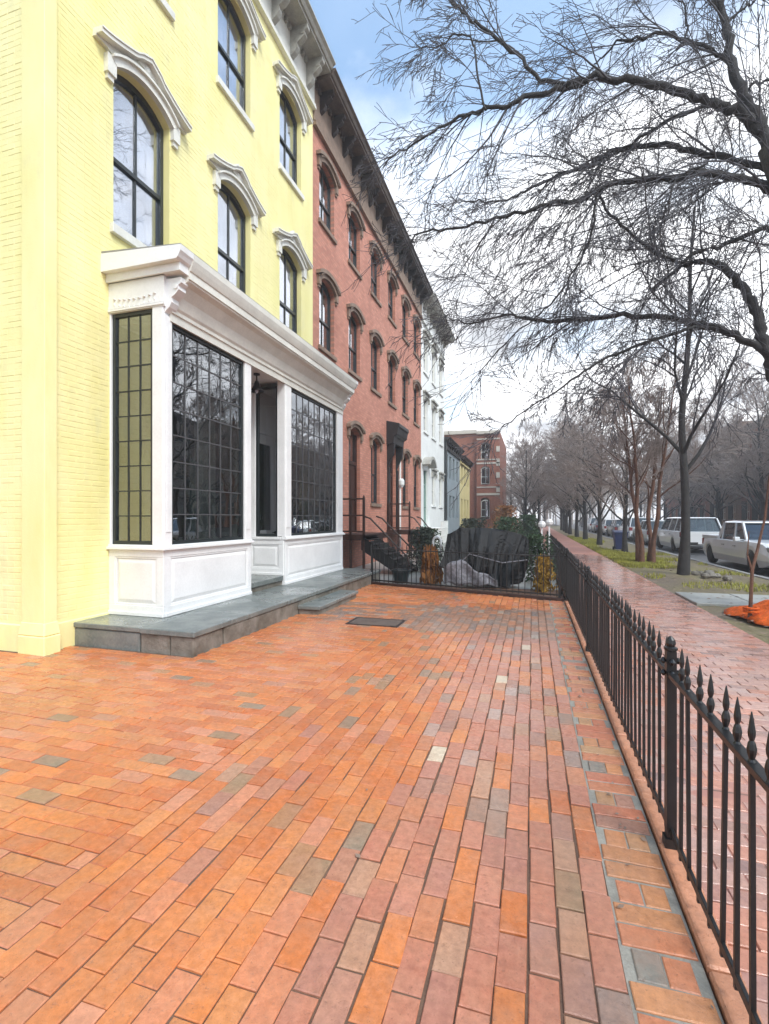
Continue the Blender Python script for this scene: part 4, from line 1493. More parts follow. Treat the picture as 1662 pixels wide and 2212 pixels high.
for (s, sp) in ((1.6, 3.0), (4.65, 6.05), (6.95, 8.35)):
    fm, panes, cm = kitX
    loc = BF(-4.15, s, 0)
    w = put('window', fm, None, bb, loc=loc, rot=(0, 0, -PI / 2))
    for pm in panes:
        put('pane', pm, None, w, loc=loc, rot=(0, 0, -PI / 2))
    put('curtain', cm, None, w, loc=loc, rot=(0, 0, -PI / 2))

# houses over the road, seen through the branches and mirrored in the glass
OF_X = 20.0
kitO = window_kit('o', 1.0, 1.7, .12, M['cream'], M['dark'], M['glass'], n_arc=4)


def opposite(y0, y1, zt, wm, label, us, floors, xf=OF_X):
    h = thing('row_house', label, 'house', (xf, (y0 + y1) / 2, 0), group='houses across the street')
    F = Frame((xf, 0, 0), (0, 1, 0), (-1, 0, 0))
    ops = [(u - .5, u + .5, s, s + 1.7, .12) for u in us for s in floors]
    b = MB()
    wall_openings(b, F, y0, y1, -.2, zt, ops, .22, 4)
    b.face([(xf, y0, -.2), (xf + 9, y0, -.2), (xf + 9, y0, zt), (xf, y0, zt)])
    b.face([(xf, y0, zt), (xf, y1, zt), (xf + 9, y1, zt), (xf + 9, y0, zt)])
    b.face([(xf, y1, -.2), (xf + 9, y1, -.2), (xf + 9, y1, zt), (xf, y1, zt)])
    obj('wall', b, wm, h)
    fm, panes, cm = kitO
    for u in us:
        for s in floors:
            w = put('window', fm, None, h, loc=F(u, s, 0), rot=(0, 0, PI))
            for pm in panes:
                put('pane', pm, None, w, loc=F(u, s, 0), rot=(0, 0, PI))
            put('curtain', cm, None, w, loc=F(u, s, 0), rot=(0, 0, PI))
    m = MB()
    m.fbox(F, y0, y1, zt - .5, zt - .2, -.05, .2); m.fbox(F, y0 - .001, y1 + .001, zt - .199, zt + .02, -.05, .45)
    obj('cornice', m, M['darkcornice'], h)
    m = MB(); m.fbox(F, us[0] - .55, us[0] + .55, 0, .6, .0, 1.2); m.fbox(F, us[0] - .55, us[0] + .55, 0, .3, 1.2, 1.7)
    obj('stoop', m, M['brownstone'], h)


fl3 = (1.3, 4.6, 7.6)
spec = [(12, 19, 10.6, 'redbrick', 'red brick three-storey house across the street, mirrored in the shop glass'),
        (19.01, 26, 10.2, 'tanbrick', 'brown brick house across the street behind the parked cars'),
        (26.01, 33, 10.8, 'redbrick', 'red brick house across the street beside the brown brick one'),
        (33.01, 41, 9.8, 'palewall', 'pale stuccoed house across the street behind bare trees'),
        (41.01, 49, 11.0, 'tanbrick', 'brown brick house across the street just past the pale stuccoed one'),
        (49.01, 57, 10.4, 'redbrick', 'red brick house behind the bare trees at the right edge of the view'),
        (57.01, 66, 11.2, 'tanbrick', 'brown brick house showing between trunks right of the dark street tree'),
        (66.01, 75, 10.2, 'redbrick', 'far red brick house across the street half hidden by branches'),
        (75.01, 86, 11.0, 'redbrick', 'farthest red brick house across the street')]
for (y0, y1, zt, wm, lab) in spec:
    w = y1 - y0
    opposite(y0, y1, zt, M[wm], lab, [y0 + w * .2, y0 + w * .5, y0 + w * .8], fl3)

# ------------------------------------------------------------------ iron stoops
def iron_stoop(label, y0, y1, zl, xo, ys0, ys1, xe, n, m_iron, m_tread):
    t = thing('iron_stoop', label, 'stoop', (RX, (y0 + y1) / 2, 0))
    m = MB(); m.box(RX + .0, xo, y0, y1, zl - .06, zl)
    m.box(RX, xo, y0, y0 + .05, zl - .16, zl - .061); m.box(xo - .05, xo, y0 + .051, y1, zl - .16, zl - .061)
    obj('landing', m, m_iron, t)
    posts = [(RX + .1, y0 + .03), (RX + .45, y0 + .03), (xo - .03, y0 + .03)]
    for (x, y) in posts:
        m = MB(); m.box(x - .03, x + .03, y - .03, y + .03, 0 if x > RX + .2 else zl, zl + 1.0)
        m.lathe([(.03, zl + 1.0), (.034, zl + 1.02), (.012, zl + 1.07)], 8, (x, y, 0))
        obj('post', m, m_iron, t)
    for z in (zl + .95, zl + .5, zl + .06):
        m = MB(); m.box(RX + .02, xo - .05, y0 + .008, y0 + .052, z, z + .045)
        obj('rail', m, m_iron, t)
    dx = (xe - xo) / n
    dz = zl / (n + 1)
    for i in range(n):
        m = MB(); z = zl - dz * (i + 1)
        m.box(xo + dx * i - .02, xo + dx * (i + 1), ys0, ys1, z - .03, z)
        m.box(xo + dx * i - .02, xo + dx * i, ys0, ys1, z, z + dz - .04)
        obj('tread', m, m_tread, t)
    for y in (ys0, ys1 - .03):
        m = MB()
        m.prism([(xo - .1, y, zl - .02), (xe, y, dz * .6), (xe, y, -.06), (xe - .22, y, -.06), (xo - .1, y, zl - .42)], [(xo - .1, y + .03, zl - .02), (xe, y + .03, dz * .6), (xe, y + .03, -.06), (xe - .22, y + .03, -.06), (xo - .1, y + .03, zl - .42)])
        obj('stringer', m, m_tread, t)
        m = MB(); m.tube([(xo - .03, y + .015, zl + .5), (xo + .15, y + .015, zl + .44), (xe - .05, y + .015, dz + .35), (xe + .02, y + .015, dz + .1)], .026, 6); obj('handrail', m, m_iron, t)
    return t


iron_stoop('rust-brown and black iron stair and landing climbing to the first pink house', 12.45, 14.6, 1.05, -4.35, 12.47, 13.6, -3.12, 7, M['rustiron'], M['iron'])
iron_stoop('farther iron stair and landing under the heavy dark door hood', 17.4, 18.9, 1.05, -4.3, 17.42, 18.6, -3.3, 6, M['rustiron'], M['iron'])
# garden ground beyond the far railing
m = MB(); m.box(RX, 0.55, 10.62, 30, -.15, -.02); obj('front_garden', m, M['concrete'], kind='structure')

# ------------------------------------------------------------------ yard things beyond the far railing
def drape(ridge, ground, seed, n=72, rows_=16, sag=.10):
    """a sheet pulled from a hard ridge line down to a loose hem: folds fan out between them"""
    rr = random.Random(seed)
    m = MB()
    tri = lambda x: abs(((x / PI) % 2) - 1) * 2 - 1
    ph = [rr.uniform(0, 6.28) for _ in range(10)]
    samp = lambda P, f: V([np.interp(f * len(P), range(len(P) + 1), [p[k] for p in P] + [P[0][k]]) for k in range(3)])
    rings = []
    cen = sum((V(p) for p in ground), V()) / len(ground)
    for r in range(rows_ + 1):
        q = r / rows_
        ring = []
        for k in range(n):
            f = k / n
            a, b = samp(ridge, f), samp(ground, f)
            p = a.lerp(b, q)
            out = (b - cen); out.z = 0; out.normalize()
            fold = (.055 * tri(13 * 2 * PI * f + ph[0] + 1.6 * math.sin(3 * q + ph[1])) + .04 * tri(22 * 2 * PI * f + ph[2] - 2.2 * q) * (1 if f * 7 % 1 < .6 else .3)) * (.15 + q)
            p += out * (fold + sag * math.sin(PI * q) * tri(4 * 2 * PI * f + ph[3]) * .55)
            p.z += .02 * tri(9 * 2 * PI * f + ph[4] + 5 * q) + rr.uniform(-.006, .006)
            ring.append(p)
        rings.append(ring)
    m.loft(rings)
    return m


cv = thing('tarp_cover', 'glossy black tarpaulin draped in folds over a bulky shape behind the far railing', 'cover', (-.95, 11.02, -.02))
ridge = [(-1.84, 10.92, 1.12), (-1.50, 10.84, 1.29), (-.82, 10.80, 1.27), (-.20, 10.84, 1.15), (-.06, 11.0, 1.02), (-.3, 11.25, 1.16), (-.9, 11.3, 1.26), (-1.6, 11.2, 1.24)]
ground = [(-1.95, 10.86, .40), (-1.52, 10.72, .14), (-1.0, 10.66, .05), (-.50, 10.64, .02), (-.20, 10.95, .12), (-.35, 11.45, .08), (-.9, 11.5, .05), (-1.7, 11.4, .2)]
obj('cover', drape(ridge, ground, 4), M['tarp'], cv)
m = MB()
rr = random.Random(3)
rows = []
for i in range(13):
    row = []
    for j in range(9):
        u, w = i / 12, j / 8
        x = -1.86 + 1.15 * u
        top = .62 - .15 * u + .05 * math.sin(9 * u)
        ztop = max(.16, top * (1 - abs(u - .35) * 1.25))
        z = .05 + .10 * (1 - u) * w * 0 + ztop * w
        row.append(m.bm.verts.new((x, 10.60 - .02 * w + .035 * math.sin(14 * u + 3 * w) + rr.uniform(-.012, .012), z + .03 * math.sin(17 * u))))
    rows.append(row)
for i in range(12):
    for j in range(8):
        m.bm.faces.new([rows[i][j], rows[i + 1][j], rows[i + 1][j + 1], rows[i][j + 1]])
me = m.mesh('sheet', smooth=True)
o = put('sheet', me, M['greyplastic'], cv)
sm = o.modifiers.new('thick', 'SOLIDIFY'); sm.thickness = .006
m = MB(); m.tube([(-1.78, 10.72, .25), (-1.3, 10.62, .72), (-.6, 10.58, .55), (-.1, 10.66, .62)], .012, 6); obj('tie_cord', m, M['greyplastic'], cv)

pt = thing('plant_pot', 'dark green plastic pot at the foot of the iron stair', 'pot', (-2.95, 11.05, -.02))
m = MB(); m.lathe([(.16, 0), (.20, .26), (.235, .265), (.235, .31), (.205, .31), (.19, .24)], 16, (-2.95, 11.05, -.02)); obj('pot', m, M['pot'], pt, smooth=False)
m = MB(); m.lathe([(.19, .23), (.1, .26), (.01, .27)], 12, (-2.95, 11.05, -.02)); obj('soil', m, M['soil'], pt)


def leaf_clump(m, c, rx, ry, h, n, size, rr, upright=.5, dense=1.0):
    for _ in range(n):
        a = rr.uniform(0, 2 * PI); q = math.sqrt(rr.random())
        z = rr.random() ** .8
        w = (1 - .55 * z) * (0.75 + .3 * math.sin(3 * a + c[0] * 5))
        p = V((c[0] + rx * q * w * math.cos(a), c[1] + ry * q * w * math.sin(a), c[2] + h * z))
        d = V((rr.gauss(0, 1), rr.gauss(0, 1), rr.gauss(upright, .7))).normalized()
        s = V((rr.gauss(0, 1), rr.gauss(0, 1), rr.gauss(0, .5))).cross(d)
        if s.length < .1: continue
        s.normalize()
        L = size * rr.uniform(.6, 1.5); W = L * .32
        m.face([p - d * L * .5, p + s * W * .5, p + d * L * .5, p - s * W * .5])


def shrub(name, label, c, rx, ry, h, n, size, leaf_m, seed, stems=9, upright=.5, group=None):
    rr = random.Random(seed)
    t = thing(name, label, 'shrub', c, group=group)
    m = MB()
    for k in range(stems):
        a = rr.uniform(0, 6.28); q = rr.uniform(.2, .8)
        e = (c[0] + rx * q * math.cos(a), c[1] + ry * q * math.sin(a), c[2] + h * rr.uniform(.5, .95))
        mid = ((c[0] + e[0]) / 2 + rr.uniform(-.05, .05), (c[1] + e[1]) / 2 + rr.uniform(-.05, .05), c[2] + h * .4)
        m.tube([(c[0] + rr.uniform(-.06, .06), c[1] + rr.uniform(-.06, .06), c[2] - .03), mid, e], [.014, .010, .004], 4)
    obj('stem', m, M['redbark'], t)
    m = MB(); leaf_clump(m, c, rx, ry, h, n, size, rr, upright)
    obj('foliage', m, leaf_m, t)
    return t


shrub('ornamental_grass', 'dry orange ornamental grass between the stair foot and the black tarpaulin', (-2.28, 11.1, -.02), .34, .25, .80, 700, .20, M['orangegrass'], 11, upright=2.5)
shrub('ornamental_grass', 'golden bush behind the railing at the far patio corner', (.22, 10.55, -.02), .30, .3, .72, 900, .12, M['gold'], 12, upright=1.2)
shrub('bush', 'low green bush to the right of the black tarpaulin', (.12, 12.2, -.02), .62, .5, 1.12, 1500, .10, M['green'], 13)
shrub('bush', 'grey-green bush behind the iron stair', (-2.9, 13.4, -.02), .7, .55, 1.25, 1500, .11, M['greygreen'], 14)
shrub('bush', 'dark shrub against the second pink house', (-3.3, 16.2, -.02), .7, .7, 1.15, 1300, .12, M['green'], 15)
shrub('bush', 'spreading shrub in front of the white house', (-2.3, 19.5, -.02), 1.2, 1.0, 1.5, 1800, .14, M['greygreen'], 16)
shrub('bush', 'clipped green shrub before the low blue-grey house', (-1.2, 24.5, -.02), 1.3, 1.3, 1.55, 1900, .16, M['green'], 17)
shrub('bush', 'green shrub near the footway past the golden bush', (-.2, 30, -.02), 1.2, 1.5, 1.7, 1900, .18, M['green'], 18)
shrub('bush', 'brownish thicket in front of the big brick block', (-1.8, 36, -.02), 1.6, 1.6, 2.4, 2000, .2, M['orangegrass'], 19)
hp = thing('garden_hoop', 'white inverted U-shaped hoop standing among the shrubs', 'hoop', (-2.35, 12.4, 0))
m = MB()
m.tube([(-2.45, 12.4, -.05), (-2.45, 12.4, .9)] + [(-2.35 - .10 * math.cos(PI * k / 8), 12.4, .9 + .12 * math.sin(PI * k / 8)) for k in range(1, 8)] + [(-2.25, 12.4, .9), (-2.25, 12.4, .62)], .03, 8)
obj('tube', m, M['white'], hp, smooth=True)
for (x, y, z) in ((.26, 14.2, 1.36), (.47, 14.6, 1.42)):
    s_ = thing('garden_marker', 'white-topped stake ' + ('nearer' if y < 14.4 else 'farther') + ' of the two behind the green bush', 'stake', (x, y, 0), group='white-topped stakes')
    m = MB(); m.box(x - .02, x + .02, y - .02, y + .02, -.1, z - .1); obj('stake', m, M['white'], s_)
    m = MB(); m.lathe([(.02, z - .14), (.09, z - .1), (.11, z - .03), (.07, z + .04), (.01, z + .06)], 8, (x, y, 0)); obj('knob', m, M['white'], s_)

# fallen twigs and leaves on the footway edge
m = MB(); rr = random.Random(8)
for _ in range(1500):
    x, y = rr.uniform(2.6, 5.5), 2 + 20 * rr.random() ** 1.3
    a = rr.uniform(0, 6.28); L = rr.uniform(.02, .06)
    d = V((math.cos(a), math.sin(a), 0)); s = V((-d.y, d.x, rr.uniform(-.4, .4)))
    p = V((x, y, .02 + rr.uniform(-.02, .012)))
    m.face([p - d * L, p + s * L * .4, p + d * L, p - s * L * .4])
for _ in range(90):      # stray leaves along the railing foot and on the patio
    x, y = (rr.uniform(.3, .55), rr.uniform(1.2, 9)) if rr.random() < .7 else (rr.uniform(-3, .5), rr.uniform(2, 9))
    a = rr.uniform(0, 6.28); L = rr.uniform(.008, .02)
    d = V((math.cos(a), math.sin(a), 0)); s = V((-d.y, d.x, rr.uniform(-.3, .5)))
    p = V((x, y, .009))
    m.face([p - d * L, p + s * L * .5, p + d * L, p - s * L * .5])
obj('leaf_litter', m, M['brownstone'], kind='stuff')
# grass of the verge
vs_, fs = [], []
rr = random.Random(21)
for _ in range(42000):
    if rr.random() < .82:
        x, y = rr.uniform(2.75, 4.6), 16.8 + 26 * rr.random() ** 1.5
        if x > 3.7 + .6 * math.sin(.4 * y) + rr.gauss(0, .15): continue
    else:
        x, y = rr.uniform(2.8, 5.4), rr.uniform(11.3, 24)
        if math.sin(1.3 * x + 1.7 * y) + math.sin(2.5 * y - x) < .5: continue
    a = rr.uniform(0, 6.28); h = rr.uniform(.03, .09); w = .006 + .0006 * y
    n = len(vs_)
    dx, dy = math.cos(a) * w, math.sin(a) * w
    vs_ += [(x - dx, y - dy, -.03), (x + dx, y + dy, -.03), (x + rr.uniform(-.04, .04), y + rr.uniform(-.04, .04), h)]
    fs.append((n, n + 1, n + 2))
me = bpy.data.meshes.new('grass'); me.from_pydata(vs_, [], fs); put('grass', me, M['grass'], kind='stuff')
m = MB(); rr = random.Random(31)
for k in range(16):
    x, y = 4.35 + rr.gauss(0, .3), 14.7 + rr.gauss(0, .35); r = rr.uniform(.06, .15)
    m.loft([[(x + r * q * rr.uniform(.8, 1.2) * math.cos(a), y + r * q * rr.uniform(.8, 1.2) * math.sin(a), -.04 + r * h) for a in (0, .9, 1.8, 2.7, 3.6, 4.5, 5.4)] for q, h in ((.8, 0), (1, .5), (.7, 1.0), (.25, 1.15))])
tag(obj('rubble_heap', m, M['riser'], kind='stuff'), 'small pale rubble heap beside the dark street tree', 'rubble')

# blue bin on the verge
bn = thing('wheeled_bin', 'dark blue wheeled bin on the verge left of the reddish multi-stem tree', 'bin', (3.95, 25.0, -.02))
m = MB(); m.loft([[(3.95 + sx * w, 25 + sy * w, z) for sx, sy in ((-1, -1), (1, -1), (1, 1), (-1, 1))] for w, z in ((.22, .04), (.29, .8), (.31, .82))]); obj('tub', m, M['bin'], bn, bevel=.02)
m = MB(); m.prism([(3.63, 24.66, .821), (4.27, 24.66, .821), (4.27, 25.34, .86), (3.63, 25.34, .86)], [(3.66, 24.7, .87), (4.24, 24.7, .87), (4.24, 25.3, .92), (3.66, 25.3, .92)]); obj('lid', m, M['bin'], bn)
for x in (3.70, 4.20):
    m = MB(); m.lathe([(.09, x - .03), (.09, x + .03)], 12, (0, 25.27, .08), 'X'); obj('wheel', m, M['tyre'], bn)

# sapling in orange safety netting
sp = thing('sapling', 'thin leaning brown sapling rising out of orange netting at the right edge', 'tree', (3.08, 8.45, -.02))
m = MB(); m.tube([(3.08, 8.45, -.05), (3.11, 8.48, .35), (3.13, 8.5, .72), (3.22, 8.55, 1.05), (3.33, 8.6, 1.5), (3.38, 8.6, 2.1), (3.5, 8.6, 2.7)], [.030, .025, .023, .020, .016, .012, .007], 7)
m.tube([(3.13, 8.5, .72), (3.07, 8.5, .95), (3.09, 8.5, 1.3)], [.014, .011, .006], 6)
obj('trunk', m, M['redbark'], sp)
on = thing('safety_netting', 'orange plastic safety netting crumpled round the base of the sapling', 'netting', (3.2, 8.6, -.02))
m = MB(); rr = random.Random(5)
n1, n2 = 40, 9
g = []
for i in range(n1):
    row = []
    a = 2 * PI * i / n1
    ex = 1 + .10 * math.sin(3 * a + 1) + .06 * math.sin(5 * a) + rr.uniform(-.03, .03)
    for j in range(n2 + 1):
        r = .12 + .88 * j / n2
        z = .26 * (1 - r ** 1.3) + .045 * math.sin(5 * a + 9 * r) * r * (1.1 - r) * 2 + rr.uniform(-.022, .022)
        row.append(m.bm.verts.new((3.58 + .68 * r * ex * math.cos(a), 8.70 + .66 * r * ex * math.sin(a), max(-.01, z))))
    g.append(row)
for i in range(n1):
    for j in range(n2):
        m.bm.faces.new([g[i][j], g[(i + 1) % n1][j], g[(i + 1) % n1][j + 1], g[i][j + 1]])
o = put('netting', m.mesh('netting', smooth=True), M['orange'], on)
o.modifiers.new('thick', 'SOLIDIFY').thickness = .008
m = MB()
for z in (.12, .17):
    m.tube([(3.10 + .09 * math.cos(a * PI / 5), 8.46 + .09 * math.sin(a * PI / 5), z) for a in range(11)], .02, 5)
obj('tie', m, M['orange'], on)


# ------------------------------------------------------------------ parked cars
def build_car(label, col, pos, kind='wagon', heading=PI / 2, scale=1.0, group='cars parked along the kerb', metal=0.0):
    """local: nose towards +x, ground at z = 0"""
    t = thing('parked_car', label, {'van': 'van', 'pickup': 'pickup truck'}.get(kind, 'car'), pos, heading, group)
    paint = carpaint('car_paint_' + label.split()[0], col, metal)
    if kind == 'van':
        L, W, H = 4.9, .97, 1.68
        hood_x, ws_x, rear_x = 1.45, .95, -2.30
        belt, hood_z = 1.02, 1.02
    elif kind == 'pickup':
        L, W, H = 5.5, .93, 1.54
        hood_x, ws_x, rear_x = 1.15, .62, -10
        belt, hood_z = .92, .97
    elif kind == 'suv':
        L, W, H = 4.8, .94, 1.62
        hood_x, ws_x, rear_x = .95, .42, -2.15
        belt, hood_z = 1.0, 1.03
    else:
        L, W, H = 4.6, .89, 1.50
        hood_x, ws_x, rear_x = .95, .25, -2.05
        belt, hood_z = .92, .94
    wx = (L * .31, -L * .28) if kind != 'pickup' else (1.78, -1.78)
    rw = .33
    # lower body: rings across x
    xs = sorted(set([-L / 2, -L / 2 + .06, -L / 2 + .25, hood_x, L / 2 - .35, L / 2 - .12, L / 2] + [w + k * .065 for w in wx for k in range(-6, 7)] + [i * .3 - 1.5 for i in range(11)]))
    rings = []
    for x in xs:
        e = abs(x) / (L / 2)
        hw = W * (1 - .10 * max(0, (e - .72) / .28) ** 2)
        bot = .20 + (.14 * max(0, (e - .85) / .15))
        for w in wx:
            dd = abs(x - w)
            if dd < rw + .055:
                bot = max(bot, rw - .03 + math.sqrt((rw + .055) ** 2 - dd * dd))
        top = belt
        if x > hood_x:
            k = (x - hood_x) / (L / 2 - hood_x)
            top = hood_z - .06 * k - .22 * max(0, (k - .72) / .28) ** 2
        if x < rear_x:
            top = belt - .04 * (rear_x - x) / (L / 2 + rear_x + 1e-6)
        mid = (max(bot, .35) + top) / 2
        bb = min(bot, top - .08)
        rings.append([(x, -hw * .93, bb), (x, -hw, max(bb + .02, min(.42, top - .05))), (x, -hw * 1.0, max(mid, bb + .03)), (x, -hw * .955, top - .03), (x, -hw * .88, top),
                      (x, hw * .88, top), (x, hw * .955, top - .03), (x, hw * 1.0, max(mid, bb + .03)), (x, hw, max(bb + .02, min(.42, top - .05))), (x, hw * .93, bb)])
    m = MB(); m.loft(rings)
    obj('body', m, paint, t, local=True, smooth=False)
    # greenhouse: glass block with painted roof and pillars
    xb, xt0, xt1, xf = -L / 2 + .12, -L / 2 + .42, ws_x - .12, ws_x + .62 if kind != 'van' else ws_x + .55
    if kind == 'pickup':
        xb, xt0 = -1.12, -.98
        for x0, x1, y0, y1 in ((-L / 2 + .02, xb - .02, -W * .93, -W * .82), (-L / 2 + .02, xb - .02, W * .82, W * .93), (-L / 2, -L / 2 + .08, -W * .819, W * .819)):
            m = MB(); m.box(x0, x1, y0, y1, belt - .04, belt + .10)
            obj('bed_rail', m, paint, t, local=True, bevel=.02)
        m = MB(); m.box(-L / 2 + .09, xb - .03, -W * .815, W * .815, belt - .03, belt + .012)
        obj('bed_liner', m, M['tyre'], t, local=True)
    wb, wt = W * .90, W * .74
    P = lambda x, y, z: (x, y, z)
    cab = MB()
    cab.loft([[P(xb + .03, s * (wb - .015), belt - .01) for s in (-1, 1)] + [P(xt0 + .03, s * (wt - .015), H - .05) for s in (1, -1)],
              [P(xf - .03, s * (wb - .015), belt - .01) for s in (-1, 1)] + [P(xt1 - .03, s * (wt - .015), H - .05) for s in (1, -1)]])
    obj('window_glass', cab, M['carglass'], t, local=True)
    m = MB()
    m.loft([[P(xt0 - .04, -wt, H - .05), P(xt0 - .04, wt, H - .05), P(xt0, wt * .9, H - .01), P(xt0, -wt * .9, H - .01)],
            [P((xt0 + xt1) / 2, -wt, H - .05), P((xt0 + xt1) / 2, wt, H - .05), P((xt0 + xt1) / 2, wt * .88, H + .01), P((xt0 + xt1) / 2, -wt * .88, H + .01)],
            [P(xt1 + .04, -wt, H - .06), P(xt1 + .04, wt, H - .06), P(xt1, wt * .9, H - .02), P(xt1, -wt * .9, H - .02)]])
    obj('roof', m, paint, t, local=True)
    for s in (-1, 1):
        for (x0, x1, wd) in ((xf, xt1, .055), (xb, xt0, .10), ((xf + xb) / 2 + .25, (xt0 + xt1) / 2 + .25, .05), ((xf + xb) / 2 - .85, (xt0 + xt1) / 2 - .75, .05)):
            m = MB()
            m.loft([[(x0 - wd, s * wb, belt - .02), (x0 + wd, s * wb, belt - .02), (x0 + wd, s * (wb - .05), belt - .02), (x0 - wd, s * (wb - .05), belt - .02)],
                    [(x1 - wd, s * wt, H - .045), (x1 + wd, s * wt, H - .045), (x1 + wd, s * (wt - .05), H - .045), (x1 - wd, s * (wt - .05), H - .045)]])
            obj('pillar', m, paint, t, local=True)
        for w in wx:
            tb = MB()
            tb.lathe([(.17, -.08), (rw * .93, -.10), (rw, -.07), (rw, .07), (rw * .93, .10), (.17, .08)], 24, (0, 0, 0), 'X')
            me = tb.mesh('tyre', smooth=True); me.materials.append(M['tyre'])
            wh = put('wheel', me, None, t, loc=(w, s * (W - .13), rw), rot=(0, 0, PI / 2), local=True)
            rm = MB(); rm.lathe([(.05, .095), (.06, .11), (.05, .115)], 10, (0, 0, 0), 'X')
            for k in range(6):
                a = k * PI / 3
                rm.prism([(.085, .04 * math.cos(a + 1.57) + .04 * math.cos(a), .04 * math.sin(a + 1.57) + .04 * math.sin(a)), (.085, .04 * math.cos(a - 1.57) + .04 * math.cos(a), .04 * math.sin(a - 1.57) + .04 * math.sin(a)), (.085, .21 * math.cos(a - .12), .21 * math.sin(a - .12)), (.085, .21 * math.cos(a + .12), .21 * math.sin(a + .12))],
                         [(.105, .03 * math.cos(a + 1.57) + .04 * math.cos(a), .03 * math.sin(a + 1.57) + .04 * math.sin(a)), (.105, .03 * math.cos(a - 1.57) + .04 * math.cos(a), .03 * math.sin(a - 1.57) + .04 * math.sin(a)), (.10, .21 * math.cos(a - .1), .21 * math.sin(a - .1)), (.10, .21 * math.cos(a + .1), .21 * math.sin(a + .1))])
            rmm = rm.mesh('rim'); rmm.materials.append(M['rim'])
            put('rim', rmm, None, wh, rot=(0, 0, 0 if s < 0 else PI), local=True)
        m = MB(); m.box(L / 2 - .30, L / 2 - .03, *sorted((s * W * .55, s * W * .90)), hood_z - .30, hood_z - .16); obj('headlight', m, M['rim'], t, local=True, bevel=.02)
        m = MB(); m.box(-L / 2 - .01, -L / 2 + .14, *sorted((s * W * .70, s * W * .93)), belt - .28, belt - .04); obj('taillight', m, carlight, t, local=True, bevel=.015)
        m = MB(); m.box(xf - .30, xf - .14, *sorted((s * (W + .02), s * (W + .17))), belt + .0, belt + .13); m.box(xf - .26, xf - .2, *sorted((s * (wb - .04), s * (W + .021))), belt + .02, belt + .05); obj('wing_mirror', m, paint, t, local=True, bevel=.02)
        m = MB()
        for hx in ((xf + xb) / 2 + .42, (xf + xb) / 2 - .55):
            m.box(hx, hx + .17, *sorted((s * (W - .01), s * (W + .022))), belt - .19, belt - .155)
        obj('door_handle', m, M['rim'], t, local=True)
    for x0, x1 in ((-L / 2 - .04, -L / 2 + .1), (L / 2 - .1, L / 2 + .03)):
        m = MB(); m.box(x0, x1, -W * .79, W * .79, .37, .51)
        obj('bumper', m, M['tyre'], t, local=True, bevel=.02)
    m = MB(); m.box(-L / 2 + .4, L / 2 - .4, -W * .8, W * .8, .18, .4)
    obj('underbody', m, M['tyre'], t, local=True)
    m = MB(); m.box(-L / 2 - .055, -L / 2 - .041, -.18, .18, .42, .52); obj('number_plate', m, M['white'], t, local=True)
    return t


carlight = plain('red_lamp_lens', (0.25, 0.01, 0.01), 0.25, var=0.1)
RZ = -.14
build_car('silver-white pickup truck parked nearest at the right edge, nose towards us', (0.72, 0.73, 0.74), (7.15, 18.8, RZ), 'pickup', -PI / 2, metal=0.1)
build_car('white van parked just beyond the silver-white pickup truck', (0.82, 0.83, 0.83), (7.55, 28.3, RZ), 'van', PI / 2)
build_car('white estate car between the multi-stem tree and the next trunk', (0.76, 0.78, 0.78), (7.4, 34.6, RZ), 'wagon', PI / 2)
build_car('pale van-like car showing left of the blue bin', (0.70, 0.73, 0.76), (7.5, 40.5, RZ), 'van', PI / 2)
build_car('dark grey car parked farther up the kerb', (0.06, 0.065, 0.07), (7.4, 46.5, RZ), 'wagon', PI / 2)
build_car('white car far up the kerb', (0.78, 0.78, 0.78), (7.4, 52.6, RZ), 'wagon', PI / 2)
build_car('navy car near the end of the parked row', (0.03, 0.04, 0.09), (7.4, 58.8, RZ), 'wagon', PI / 2)
build_car('farthest white van of the parked row', (0.78, 0.78, 0.78), (7.5, 65, RZ), 'van', PI / 2)
build_car('red-brown car parked across the road', (0.20, 0.03, 0.02), (12.3, 33, RZ), 'wagon', -PI / 2, group='cars across the road')
build_car('grey car parked across the road behind the white van', (0.25, 0.26, 0.27), (12.3, 42, RZ), 'wagon', -PI / 2, group='cars across the road')

